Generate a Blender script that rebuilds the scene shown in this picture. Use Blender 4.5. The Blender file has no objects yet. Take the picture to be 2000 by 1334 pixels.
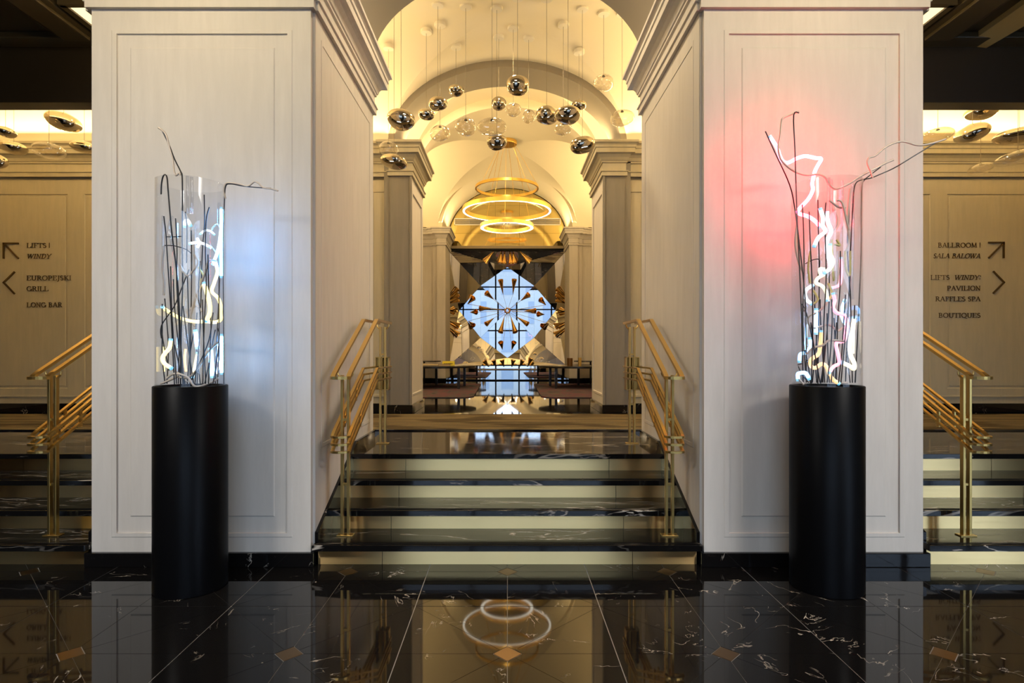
import bpy, bmesh, math, random
from mathutils import Vector, Matrix
random.seed(7)
S = bpy.context.scene
COL = S.collection
PI = math.pi
# ------------------------------------------------------------------ camera, sky, light, exposure
F = 1150.0                    # focal length in pixels of a 2000 px wide frame
CX, CY = 991.0, 685.0         # vanishing point
EYE = 1.40
cam = bpy.data.cameras.new('camera')
cam.sensor_width = 36.0
cam.lens = 36.0 * F / 2000.0
cam.shift_x = (1000.0 - CX) / 2000.0
cam.shift_y = (CY - 667.0) / 2000.0
cam.clip_start = 0.05
camo = bpy.data.objects.new('camera', cam)
COL.objects.link(camo)
camo.location = (0, 0, EYE)
camo.rotation_euler = (PI / 2, 0, 0)
S.camera = camo
S.view_settings.view_transform = 'Standard'
S.view_settings.look = 'None'
S.view_settings.gamma = 1.0
S.view_settings.use_curve_mapping = False
S.view_settings.exposure = 0.0
S.cycles.use_denoising = True
S.cycles.max_bounces = 12
S.cycles.transparent_max_bounces = 24
S.cycles.caustics_reflective = False
S.cycles.caustics_refractive = False
S.cycles.sample_clamp_indirect = 6.0

w = bpy.data.worlds.new('world')
S.world = w
w.use_nodes = True
w.node_tree.nodes['Background'].inputs[0].default_value = (0.58, 0.75, 1.0, 1)
w.node_tree.nodes['Background'].inputs[1].default_value = 6.6


def area(name, loc, rot, sx, sy, power, color, portal=False, spread=None):
    l = bpy.data.lights.new(name, 'AREA')
    l.shape = 'RECTANGLE'
    l.size, l.size_y = sx, sy
    l.energy = power
    l.color = color
    if spread:
        l.spread = spread
    if portal:
        l.cycles.is_portal = True
    o = bpy.data.objects.new(name, l)
    COL.objects.link(o)
    o.location = loc
    o.rotation_euler = rot
    return o


def aim(o, target):
    d = Vector(target) - o.location
    o.rotation_euler = d.to_track_quat('-Z', 'Y').to_euler()


WARM = (1.0, 0.72, 0.34)
SOFT = (1.0, 0.86, 0.68)
DAY = (0.86, 0.93, 1.0)
FRONT_Y = -4.6
WINS = [(-2.2, 2.2), (5.6, 11.0), (-10.15, -9.75)]
for (x0, x1) in WINS:         # daylight comes in through the street windows
    area('window_portal', ((x0 + x1) / 2, FRONT_Y - 0.1, 2.0), (PI / 2, 0, 0), x1 - x0, 3.9, 1, (1, 1, 1), portal=True)
# wash lights in the entrance ceiling in front of each pillar
for sx in (-1, 1):
    o = area('pillar_wash_light', (sx * 4.0, 0.0, 4.12), (0, 0, 0), 1.8, 0.8, 56, (1.0, 0.955, 0.90), spread=math.radians(84))
    aim(o, (sx * 2.02, 3.83, 0.5))
    o = area('pillar_graze_light', (sx * 2.0, 2.55, 4.12), (0, 0, 0), 1.8, 0.10, 25, (1.0, 0.82, 0.50))
    aim(o, (sx * 2.0, 3.83, 2.9))
o = area('arch_fill_light', (0, 4.65, 4.86), (0, 0, 0), 0.5, 0.5, 30, (1.0, 0.80, 0.52))  # added unseen fill under the arch, brightens inner pillar faces and steps
# LED coves on top of the cornices (strips hidden by the cornice edge; the outer pair is added)


def cove(loc, length, along, tilt, power, color=WARM):
    # strip light lying on a cornice, shining up and out
    o = area('cove_strip_light', loc, (0, 0, 0), length, 0.05, power, color)
    aim(o, Vector(loc) + Vector(tilt))
    # long axis along x or y
    d = Vector(tilt).normalized()
    ax = Vector(along).normalized()
    yv = d.cross(ax).normalized()
    m = Matrix((ax, yv * -1.0, d * -1.0)).transposed()
    o.rotation_euler = m.to_euler()
    return o


for sx in (-1, 1):
    cove((sx * 4.2, 7.56, 4.17), 5.2, (1, 0, 0), (0, -0.55, 1), 74)        # back wall of the corridor
    cove((sx * 2.88, 4.6, 3.98), 1.3, (0, 1, 0), (sx * 1.0, 0, 0.75), 5)        # added strip on the outer cornice, brightens the dark ceiling ribs
    cove((sx * 1.40, 7.62, 4.20), 0.30, (1, 0, 0), (0, -0.5, 1), 3)
    cove((sx * 4.2, 5.62, 4.17), 5.4, (1, 0, 0), (0, 0.55, 1), 61)         # rear of the front pillars
    cove((sx * 1.32, 8.35, 4.22), 0.45, (0, 1, 0), (-sx * 0.5, 0.1, 1), 11)
    cove((sx * 2.62, 11.4, 4.55), 5.2, (0, 1, 0), (-sx * 0.75, 0, 1), 95)  # hall side walls
    cove((sx * 1.95, 14.62, 4.60), 1.2, (1, 0, 0), (0, -0.6, 1), 20)
    cove((sx * 1.45, 15.3, 4.60), 0.9, (0, 1, 0), (-sx * 0.5, 0.1, 1), 11)
    cove((sx * 2.0, 8.75, 4.30), 1.2, (1, 0, 0), (0, 0.6, 1), 24)
o = area('hall_fill_light', (0, 9.4, 5.78), (0, 0, 0), 0.3, 0.3, 75, (1.0, 0.78, 0.48))  # added fill kept out of view behind the arch, brightens the hall walls
for (x, y) in ((0, 6.6), (-3.6, 6.6), (3.6, 6.6)):
    o = area('corridor_downlight', (x, y, 4.95), (0, 0, 0), 0.15, 0.15, 34, (1.0, 0.78, 0.48))


# ------------------------------------------------------------------ helpers
def P(px, py, d):
    return Vector(((px - CX) * d / F, d, EYE - (py - CY) * d / F))


LOC = {}
USED = set()


def thing(name, label, cat, loc=(0, 0, 0), group=None, kind=None):
    o = bpy.data.objects.new(name, None)
    COL.objects.link(o)
    o.location = loc
    o.empty_display_size = 0.1
    o['label'] = label
    o['category'] = cat
    if group:
        o['group'] = group
    if kind:
        o['kind'] = kind
    LOC[o.name] = Vector(loc)
    return o


def tag(o, label, cat, group=None, kind=None):
    o['label'] = label
    o['category'] = cat
    if group:
        o['group'] = group
    if kind:
        o['kind'] = kind
    return o


class MB:
    def __init__(self):
        self.v = []
        self.f = []

    def add(self, verts, faces):
        b = len(self.v)
        self.v += [Vector(p) for p in verts]
        self.f += [tuple(b + i for i in f) for f in faces]
        return self

    def box(self, x0, x1, y0, y1, z0, z1):
        v = [(x0, y0, z0), (x1, y0, z0), (x1, y1, z0), (x0, y1, z0), (x0, y0, z1), (x1, y0, z1), (x1, y1, z1), (x0, y1, z1)]
        return self.add(v, [(3, 2, 1, 0), (4, 5, 6, 7), (0, 1, 5, 4), (1, 2, 6, 5), (2, 3, 7, 6), (3, 0, 4, 7)])

    def prism(self, poly, z0, z1):
        # poly: ccw (x, y)
        n = len(poly)
        v = [(p[0], p[1], z0) for p in poly] + [(p[0], p[1], z1) for p in poly]
        f = [tuple(range(n - 1, -1, -1)), tuple(range(n, 2 * n))]
        f += [(i, (i + 1) % n, n + (i + 1) % n, n + i) for i in range(n)]
        return self.add(v, f)

    def slab(self, pts, n, t):
        # polygon of 3d points given a thickness t along n
        n = Vector(n).normalized() * t
        a = [Vector(p) for p in pts]
        k = len(a)
        v = a + [p + n for p in a]
        f = [tuple(range(k)), tuple(range(2 * k - 1, k - 1, -1))]
        f += [(i, k + i, k + (i + 1) % k, (i + 1) % k) for i in range(k)]
        return self.add(v, f)

    def tube(self, path, r, n=8, closed=False, r1=None):
        path = [Vector(p) for p in path]
        m = len(path)
        rings = []
        prev = None
        for i in range(m):
            if closed:
                t = path[(i + 1) % m] - path[i - 1]
            else:
                t = path[min(i + 1, m - 1)] - path[max(i - 1, 0)]
            if t.length < 1e-9:
                t = Vector((0, 0, 1))
            t.normalize()
            if prev is None:
                a = Vector((0, 0, 1)) if abs(t.z) < 0.9 else Vector((1, 0, 0))
                u = t.cross(a).normalized()
            else:
                u = (prev - t * prev.dot(t))
                u = u.normalized() if u.length > 1e-6 else t.orthogonal().normalized()
            prev = u
            wv = t.cross(u)
            rr = r if r1 is None else r + (r1 - r) * i / max(1, m - 1)
            rings.append([path[i] + (u * math.cos(2 * PI * k / n) + wv * math.sin(2 * PI * k / n)) * rr for k in range(n)])
        v = [p for ring in rings for p in ring]
        f = []
        for i in range(m if closed else m - 1):
            j = (i + 1) % m
            for k in range(n):
                f.append((i * n + k, i * n + (k + 1) % n, j * n + (k + 1) % n, j * n + k))
        if not closed:
            f.append(tuple(range(n - 1, -1, -1)))
            f.append(tuple((m - 1) * n + k for k in range(n)))
        return self.add(v, f)

    def ribbon(self, path, wd, th, closed=False):
        # flat bar: wd horizontal, th across it
        path = [Vector(p) for p in path]
        m = len(path)
        v = []
        for i in range(m):
            if closed:
                t = path[(i + 1) % m] - path[i - 1]
            else:
                t = path[min(i + 1, m - 1)] - path[max(i - 1, 0)]
            t.normalize()
            s = t.cross(Vector((0, 0, 1)))
            s = s.normalized() if s.length > 1e-5 else Vector((1, 0, 0))
            nn = s.cross(t).normalized()
            for (a, b) in ((-1, -1), (1, -1), (1, 1), (-1, 1)):
                v.append(path[i] + s * a * wd / 2 + nn * b * th / 2)
        f = []
        for i in range(m if closed else m - 1):
            j = (i + 1) % m
            for k in range(4):
                f.append((i * 4 + k, i * 4 + (k + 1) % 4, j * 4 + (k + 1) % 4, j * 4 + k))
        if not closed:
            f.append((3, 2, 1, 0))
            f.append(tuple((m - 1) * 4 + k for k in range(4)))
        return self.add(v, f)

    def lathe(self, prof, c=(0, 0, 0), n=48, cap=True):
        c = Vector(c)
        v = []
        for (r, z) in prof:
            for k in range(n):
                a = 2 * PI * k / n
                v.append(c + Vector((r * math.cos(a), r * math.sin(a), z)))
        f = []
        for i in range(len(prof) - 1):
            for k in range(n):
                f.append((i * n + k, i * n + (k + 1) % n, (i + 1) * n + (k + 1) % n, (i + 1) * n + k))
        if cap:
            if prof[0][0] > 1e-6:
                f.append(tuple(range(n - 1, -1, -1)))
            if prof[-1][0] > 1e-6:
                f.append(tuple((len(prof) - 1) * n + k for k in range(n)))
        return self.add(v, f)

    def relief(self, O, U, V, N, W, H, steps):
        # panelled face; steps = [((u0, v0, u1, v1), depth, bevel)]; depth recessed along -N
        O, U, V, N = Vector(O), Vector(U), Vector(V), Vector(N)

        def rc(r, dep):
            return [O + U * a + V * b - N * dep for (a, b) in ((r[0], r[1]), (r[2], r[1]), (r[2], r[3]), (r[0], r[3]))]
        cur, dep = (0, 0, W, H), 0.0
        base = rc(cur, dep)
        for (r, nd, bev) in steps:
            nxt = rc(r, dep)
            self.add(base + nxt, [(i, (i + 1) % 4, 4 + (i + 1) % 4, 4 + i) for i in range(4)])
            r2 = (r[0] + bev, r[1] + bev, r[2] - bev, r[3] - bev)
            inn = rc(r2, nd)
            self.add(nxt + inn, [(i, (i + 1) % 4, 4 + (i + 1) % 4, 4 + i) for i in range(4)])
            base, dep = inn, nd
        self.add(base, [(0, 1, 2, 3)])
        return self

    def sweep(self, plan, prof, closed=False, flip=1):
        # cornice: plan = (x, y) points, prof = (offset outwards, z); outward = right of travel * flip
        n = len(plan)
        pts = [Vector((p[0], p[1])) for p in plan]
        offs = []
        for i in range(n):
            segs = []
            if closed or i > 0:
                segs.append((pts[i] - pts[i - 1]).normalized())
            if closed or i < n - 1:
                segs.append((pts[(i + 1) % n] - pts[i]).normalized())
            ns = [Vector((s.y, -s.x)) * flip for s in segs]
            if len(ns) == 2:
                b = (ns[0] + ns[1])
                b = b / max(0.2, 1 + ns[0].dot(ns[1]))
            else:
                b = ns[0]
            offs.append(b)
        m = len(prof)
        v = []
        for i in range(n):
            for (o, z) in prof:
                q = pts[i] + offs[i] * o
                v.append((q.x, q.y, z))
        f = []
        for i in range(n if closed else n - 1):
            j = (i + 1) % n
            for k in range(m - 1):
                f.append((i * m + k, j * m + k, j * m + k + 1, i * m + k + 1))
        if not closed:
            f.append(tuple(range(m)))
            f.append(tuple((n - 1) * m + k for k in range(m - 1, -1, -1)))
        return self.add(v, f)

    def mesh(self, name, mat, off=Vector((0, 0, 0)), smooth=None):
        me = bpy.data.meshes.new(name)
        me.from_pydata([tuple(p - off) for p in self.v], [], self.f)
        me.validate()
        me.update()
        bm = bmesh.new()
        bm.from_mesh(me)
        bmesh.ops.recalc_face_normals(bm, faces=bm.faces)
        bm.to_mesh(me)
        bm.free()
        if mat:
            me.materials.append(mat)
        if smooth is not None:
            me.polygons.foreach_set('use_smooth', [True] * len(me.polygons))
            me.set_sharp_from_angle(angle=math.radians(smooth))
        return me

    def build(self, name, mat, parent=None, smooth=None, bevel=0, label=None, kind=None):
        off = LOC.get(parent.name, Vector((0, 0, 0))) if parent else Vector((0, 0, 0))
        me = self.mesh(name, mat, off, smooth)
        o = bpy.data.objects.new(name, me)
        COL.objects.link(o)
        if parent:
            o.parent = parent
            LOC[o.name] = off
        if bevel:
            md = o.modifiers.new('bevel', 'BEVEL')
            md.width = bevel
            md.segments = 2
            md.limit_method = 'ANGLE'
        if label:
            o['label'] = label
        if kind:
            o['kind'] = kind
        return o


def inst(me, name, loc, parent=None, rot=None):
    o = bpy.data.objects.new(name, me)
    COL.objects.link(o)
    o.location = loc
    if rot:
        o.rotation_euler = rot
    if parent:
        o.parent = parent
        LOC[o.name] = LOC.get(parent.name, Vector((0, 0, 0)))
    return o


def spline(pts, k=6):
    pts = [Vector(p) for p in pts]
    if len(pts) < 3:
        return pts
    out = []
    for i in range(len(pts) - 1):
        p0 = pts[max(i - 1, 0)]
        p1, p2 = pts[i], pts[i + 1]
        p3 = pts[min(i + 2, len(pts) - 1)]
        for j in range(k):
            t = j / k
            out.append(0.5 * ((2 * p1) + (p2 - p0) * t + (2 * p0 - 5 * p1 + 4 * p2 - p3) * t * t + (-p0 + 3 * p1 - 3 * p2 + p3) * t ** 3))
    out.append(pts[-1])
    return out


# ------------------------------------------------------------------ materials
MATS = {}


def mat(name):
    m = bpy.data.materials.new(name)
    m.use_nodes = True
    nt = m.node_tree
    return m, nt, nt.nodes['Principled BSDF'], nt.nodes, nt.links


def simple(name, col, rough=0.5, metal=0.0, noise=0.0, scale=30.0, stretch=(1, 1, 1), bump=0.0, emit=None, estr=0.0, spec=None):
    m, nt, b, N, L = mat(name)
    b.inputs['Base Color'].default_value = (*col, 1)
    b.inputs['Roughness'].default_value = rough
    b.inputs['Metallic'].default_value = metal
    if spec is not None:
        b.inputs['Specular IOR Level'].default_value = spec
    tc = N.new('ShaderNodeTexCoord')
    mp = N.new('ShaderNodeMapping')
    mp.inputs['Scale'].default_value = stretch
    L.new(tc.outputs['Object'], mp.inputs['Vector'])
    nz = N.new('ShaderNodeTexNoise')
    nz.inputs['Scale'].default_value = scale
    nz.inputs['Detail'].default_value = 5
    L.new(mp.outputs['Vector'], nz.inputs['Vector'])
    if noise:
        r = N.new('ShaderNodeMix')
        r.data_type = 'RGBA'
        r.inputs['A'].default_value = (*[c * (1 - noise) for c in col], 1)
        r.inputs['B'].default_value = (*[min(1, c * (1 + noise)) for c in col], 1)
        L.new(nz.outputs['Fac'], r.inputs['Factor'])
        L.new(r.outputs['Result'], b.inputs['Base Color'])
    if bump:
        bp = N.new('ShaderNodeBump')
        bp.inputs['Strength'].default_value = bump
        bp.inputs['Distance'].default_value = 0.002
        L.new(nz.outputs['Fac'], bp.inputs['Height'])
        L.new(bp.outputs['Normal'], b.inputs['Normal'])
    if emit:
        b.inputs['Emission Color'].default_value = (*emit, 1)
        b.inputs['Emission Strength'].default_value = estr
    return m


def plaster(name, c0, c1, c2):
    m, nt, b, N, L = mat(name)
    tc = N.new('ShaderNodeTexCoord')
    mp = N.new('ShaderNodeMapping')
    mp.inputs['Scale'].default_value = (10, 10, 1.3)
    L.new(tc.outputs['Object'], mp.inputs['Vector'])
    n1 = N.new('ShaderNodeTexNoise')
    n1.inputs['Scale'].default_value = 1.6
    n1.inputs['Detail'].default_value = 8
    n1.inputs['Roughness'].default_value = 0.65
    L.new(mp.outputs['Vector'], n1.inputs['Vector'])
    n2 = N.new('ShaderNodeTexNoise')
    n2.inputs['Scale'].default_value = 2.3
    n2.inputs['Detail'].default_value = 6
    L.new(tc.outputs['Object'], n2.inputs['Vector'])
    r1 = N.new('ShaderNodeValToRGB')
    r1.color_ramp.elements[0].position = 0.3
    r1.color_ramp.elements[1].position = 0.72
    r1.color_ramp.elements[0].color = (*c0, 1)
    r1.color_ramp.elements[1].color = (*c1, 1)
    L.new(n1.outputs['Fac'], r1.inputs['Fac'])
    r2 = N.new('ShaderNodeValToRGB')
    r2.color_ramp.elements[0].position = 0.42
    r2.color_ramp.elements[1].position = 0.78
    r2.color_ramp.elements[0].color = (0, 0, 0, 1)
    r2.color_ramp.elements[1].color = (0.55, 0.55, 0.55, 1)
    L.new(n2.outputs['Fac'], r2.inputs['Fac'])
    mx = N.new('ShaderNodeMix')
    mx.data_type = 'RGBA'
    L.new(r2.outputs['Color'], mx.inputs['Factor'])
    L.new(r1.outputs['Color'], mx.inputs['A'])
    mx.inputs['B'].default_value = (*c2, 1)
    L.new(mx.outputs['Result'], b.inputs['Base Color'])
    b.inputs['Roughness'].default_value = 0.62
    bp = N.new('ShaderNodeBump')
    bp.inputs['Strength'].default_value = 0.12
    bp.inputs['Distance'].default_value = 0.003
    L.new(n1.outputs['Fac'], bp.inputs['Height'])
    L.new(bp.outputs['Normal'], b.inputs['Normal'])
    return m


def marble(name, dens=1.0, stretch=(1, 1, 1), rough=0.035, thick=0.0048):
    m, nt, b, N, L = mat(name)
    tc = N.new('ShaderNodeTexCoord')
    oi = N.new('ShaderNodeObjectInfo')
    mul = N.new('ShaderNodeMath')
    mul.operation = 'MULTIPLY'
    mul.inputs[1].default_value = 37.0
    L.new(oi.outputs['Random'], mul.inputs[0])
    rot = N.new('ShaderNodeVectorRotate')
    rot.rotation_type = 'Z_AXIS'
    L.new(tc.outputs['Object'], rot.inputs['Vector'])
    if stretch == (1, 1, 1):
        L.new(mul.outputs[0], rot.inputs['Angle'])
    mp = N.new('ShaderNodeMapping')
    mp.inputs['Scale'].default_value = stretch
    L.new(rot.outputs['Vector'], mp.inputs['Vector'])
    cb = N.new('ShaderNodeCombineXYZ')
    for i in range(3):
        L.new(mul.outputs[0], cb.inputs[i])
    ad = N.new('ShaderNodeVectorMath')
    L.new(mp.outputs['Vector'], ad.inputs[0])
    L.new(cb.outputs['Vector'], ad.inputs[1])

    def vein(scale, dist, th, mscale, lo, hi, anis):
        mm = N.new('ShaderNodeMapping')
        mm.inputs['Scale'].default_value = anis
        L.new(ad.outputs['Vector'], mm.inputs['Vector'])
        n = N.new('ShaderNodeTexNoise')
        n.inputs['Scale'].default_value = scale
        n.inputs['Detail'].default_value = 5
        n.inputs['Roughness'].default_value = 0.55
        n.inputs['Distortion'].default_value = dist
        L.new(mm.outputs['Vector'], n.inputs['Vector'])
        s = N.new('ShaderNodeMath')
        s.operation = 'SUBTRACT'
        s.inputs[1].default_value = 0.5
        L.new(n.outputs['Fac'], s.inputs[0])
        a = N.new('ShaderNodeMath')
        a.operation = 'ABSOLUTE'
        L.new(s.outputs[0], a.inputs[0])
        k = N.new('ShaderNodeMapRange')
        k.inputs['From Min'].default_value = th * 0.35
        k.inputs['From Max'].default_value = th
        k.inputs['To Min'].default_value = 1
        k.inputs['To Max'].default_value = 0
        L.new(a.outputs[0], k.inputs['Value'])
        n2 = N.new('ShaderNodeTexNoise')
        n2.inputs['Scale'].default_value = mscale
        n2.inputs['Detail'].default_value = 3
        L.new(ad.outputs['Vector'], n2.inputs['Vector'])
        k2 = N.new('ShaderNodeMapRange')
        k2.inputs['From Min'].default_value = lo
        k2.inputs['From Max'].default_value = hi
        L.new(n2.outputs['Fac'], k2.inputs['Value'])
        o = N.new('ShaderNodeMath')
        o.operation = 'MULTIPLY'
        L.new(k.outputs['Result'], o.inputs[0])
        L.new(k2.outputs['Result'], o.inputs[1])
        return o
    v1 = vein(1.5, 0.6, thick, 2.6, 0.635 - 0.05 * dens, 0.70, (1, 2.2, 1))
    v2 = vein(3.4, 1.0, thick * 1.2, 4.0, 0.655 - 0.05 * dens, 0.70, (1, 1.5, 1))
    mx = N.new('ShaderNodeMath')
    mx.operation = 'MAXIMUM'
    L.new(v1.outputs[0], mx.inputs[0])
    L.new(v2.outputs[0], mx.inputs[1])
    c = N.new('ShaderNodeMix')
    c.data_type = 'RGBA'
    c.inputs['A'].default_value = (0.006, 0.0055, 0.0055, 1)
    c.inputs['B'].default_value = (0.55, 0.48, 0.40, 1)
    L.new(mx.outputs[0], c.inputs['Factor'])
    L.new(c.outputs['Result'], b.inputs['Base Color'])
    b.inputs['Roughness'].default_value = rough
    b.inputs['Specular IOR Level'].default_value = 0.34
    return m


def metal(name, col, rough, grain=None):
    m, nt, b, N, L = mat(name)
    b.inputs['Metallic'].default_value = 1.0
    b.inputs['Base Color'].default_value = (*col, 1)
    tc = N.new('ShaderNodeTexCoord')
    mp = N.new('ShaderNodeMapping')
    mp.inputs['Scale'].default_value = grain or (20, 20, 20)
    L.new(tc.outputs['Object'], mp.inputs['Vector'])
    n = N.new('ShaderNodeTexNoise')
    n.inputs['Scale'].default_value = 1.0
    n.inputs['Detail'].default_value = 4
    L.new(mp.outputs['Vector'], n.inputs['Vector'])
    k = N.new('ShaderNodeMapRange')
    k.inputs['To Min'].default_value = rough * 0.8
    k.inputs['To Max'].default_value = rough * 1.2
    L.new(n.outputs['Fac'], k.inputs['Value'])
    L.new(k.outputs['Result'], b.inputs['Roughness'])
    if grain:
        bp = N.new('ShaderNodeBump')
        bp.inputs['Strength'].default_value = 0.08
        bp.inputs['Distance'].default_value = 0.001
        L.new(n.outputs['Fac'], bp.inputs['Height'])
        L.new(bp.outputs['Normal'], b.inputs['Normal'])
    return m


def shell(name, tint, lo, hi, power=3.0, rough=0.0, refl=(1, 1, 1)):
    # thin clear glass wall: lets light through, reflects more at the rim
    m = bpy.data.materials.new(name)
    m.use_nodes = True
    nt = m.node_tree
    N, L = nt.nodes, nt.links
    N.clear()
    out = N.new('ShaderNodeOutputMaterial')
    mix = N.new('ShaderNodeMixShader')
    tr = N.new('ShaderNodeBsdfTransparent')
    tr.inputs[0].default_value = (*tint, 1)
    gl = N.new('ShaderNodeBsdfGlossy')
    gl.inputs['Roughness'].default_value = rough
    gl.inputs['Color'].default_value = (*refl, 1)
    lw = N.new('ShaderNodeLayerWeight')
    lw.inputs['Blend'].default_value = 0.5
    pw = N.new('ShaderNodeMath')
    pw.operation = 'POWER'
    pw.inputs[1].default_value = power
    L.new(lw.outputs['Facing'], pw.inputs[0])
    k = N.new('ShaderNodeMapRange')
    k.inputs['To Min'].default_value = lo
    k.inputs['To Max'].default_value = hi
    L.new(pw.outputs[0], k.inputs['Value'])
    L.new(k.outputs['Result'], mix.inputs[0])
    L.new(tr.outputs[0], mix.inputs[1])
    L.new(gl.outputs[0], mix.inputs[2])
    L.new(mix.outputs[0], out.inputs['Surface'])
    return m


def neon(name, col, strength):
    m = bpy.data.materials.new(name)
    m.use_nodes = True
    nt = m.node_tree
    N, L = nt.nodes, nt.links
    b = N['Principled BSDF']
    b.inputs['Base Color'].default_value = (0.8, 0.8, 0.8, 1)
    b.inputs['Emission Color'].default_value = (*col, 1)
    b.inputs['Emission Strength'].default_value = strength
    return m


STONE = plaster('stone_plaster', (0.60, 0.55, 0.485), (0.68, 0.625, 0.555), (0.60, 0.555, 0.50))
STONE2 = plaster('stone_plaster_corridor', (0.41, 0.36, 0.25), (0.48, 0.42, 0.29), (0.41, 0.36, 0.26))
STONE3 = plaster('stone_plaster_painted_shade', (0.185, 0.165, 0.135), (0.225, 0.20, 0.165), (0.19, 0.17, 0.145))  # darker copy of the pillar stone, shade put into the colour
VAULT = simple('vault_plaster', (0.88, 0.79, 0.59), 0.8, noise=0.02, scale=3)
ARCHM = simple('arch_plaster_painted_shade', (0.30, 0.26, 0.20), 0.8, noise=0.03, scale=3)  # plaster darkened so the unlit arches carry their shade in the colour
MARB = marble('black_marble', dens=1.3)
MARB_STEP = marble('black_marble_tread', dens=3.4, stretch=(0.30, 1.3, 1.3), rough=0.06, thick=0.010)
GROUT = simple('joint_grout', (0.30, 0.29, 0.28), 0.6, noise=0.1)
BRASS = metal('brushed_brass', (0.62, 0.42, 0.14), 0.30)
INLAY = metal('bronze_inlay', (0.17, 0.105, 0.048), 0.3)
RISER = metal('brushed_gold_riser', (1.0, 0.70, 0.31), 0.34, (1.5, 40, 90))
_b = RISER.node_tree.nodes['Principled BSDF']
_b.inputs['Anisotropic'].default_value = 1.0          # brushed along the length: highlights smear vertically
_t = RISER.node_tree.nodes.new('ShaderNodeCombineXYZ')
_t.inputs[2].default_value = 1.0
RISER.node_tree.links.new(_t.outputs[0], _b.inputs['Tangent'])
GOLD = metal('satin_gold', (0.86, 0.56, 0.14), 0.30)
POLGOLD = metal('polished_gold', (0.85, 0.52, 0.16), 0.10)
CHROME = metal('mirrored_glass', (0.62, 0.54, 0.42), 0.02)
MIRROR = metal('mirror_silver', (0.90, 0.90, 0.90), 0.004)
GOLDMIR = metal('gold_tinted_mirror', (0.72, 0.58, 0.24), 0.05)
BLACK = simple('black_satin', (0.003, 0.003, 0.0035), 0.36, noise=0.1, spec=0.08)
DARKWOOD = simple('dark_table', (0.012, 0.010, 0.009), 0.25, noise=0.2)
DARKCEIL = simple('dark_bronze_ceiling', (0.085, 0.062, 0.030), 0.30, noise=0.15, scale=4)
DARKBEAM = simple('dark_bronze_beam', (0.030, 0.020, 0.010), 0.45, noise=0.1)
LETTER = simple('bronze_letter', (0.085, 0.048, 0.012), 0.4, metal=0.4, noise=0.1)
CLEAR = shell('clear_acrylic', (0.97, 0.975, 0.98), 0.03, 0.75, 4.0)
BLOWN = shell('blown_clear_glass', (0.96, 0.93, 0.87), 0.08, 0.95, 2.0)
PANE = shell('window_pane', (0.96, 0.97, 0.98), 0.02, 0.7, 4.0)
ROD = simple('black_wire', (0.010, 0.010, 0.013), 0.35, noise=0.1)
TUBE_OFF = simple('unlit_glass_tube', (0.62, 0.52, 0.42), 0.2, noise=0.05)
TUBE_CLEAR = shell('clear_glass_tube', (0.95, 0.96, 0.98), 0.10, 0.9, 2.0)
TUBE_YOFF = simple('yellow_glass_tube', (0.72, 0.60, 0.22), 0.2, noise=0.05)
N_PINK = neon('neon_pink', (1.0, 0.02, 0.045), 80)
N_ROSE = neon('neon_rose', (1.0, 0.22, 0.30), 2.6)
N_BLUE = neon('neon_blue', (0.16, 0.48, 1.0), 7)
N_BLUEHI = neon('neon_blue_bright', (0.10, 0.40, 1.0), 135)
N_BLUEMID = neon('neon_blue_medium', (0.14, 0.44, 1.0), 70)
N_CYAN = neon('neon_cyan_end', (0.08, 0.62, 0.95), 0.9)
N_YEL = neon('neon_yellow', (1.0, 0.76, 0.22), 2.6)
N_WHITE = neon('neon_white', (0.80, 0.92, 1.0), 1.7)
N_CREAM = neon('neon_cream', (1.0, 0.86, 0.52), 1.5)
N_ORANGE = neon('neon_orange', (1.0, 0.55, 0.16), 1.4)
LED = simple('led_diffuser', (0.9, 0.9, 0.88), 0.5, emit=(1.0, 0.90, 0.72), estr=4.0)
COVELIT = simple('lit_cove', (0.9, 0.85, 0.75), 0.6, emit=(1.0, 0.80, 0.46), estr=1.3)
YELLOW = simple('yellow_card', (0.80, 0.66, 0.02), 0.5, noise=0.03)
BROWN = simple('brown_leather', (0.10, 0.035, 0.018), 0.4, noise=0.2)
PAPER = simple('cream_card', (0.75, 0.60, 0.36), 0.6, noise=0.05)
CONCRETE = simple('facade_stone', (0.28, 0.295, 0.295), 0.8, noise=0.05, scale=2)
DARKGLASS = simple('dark_facade_glass', (0.18, 0.22, 0.27), 0.5, spec=0.2, noise=0.1)
ASPHALT = simple('street_paving', (0.30, 0.30, 0.31), 0.8, noise=0.1)


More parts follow.
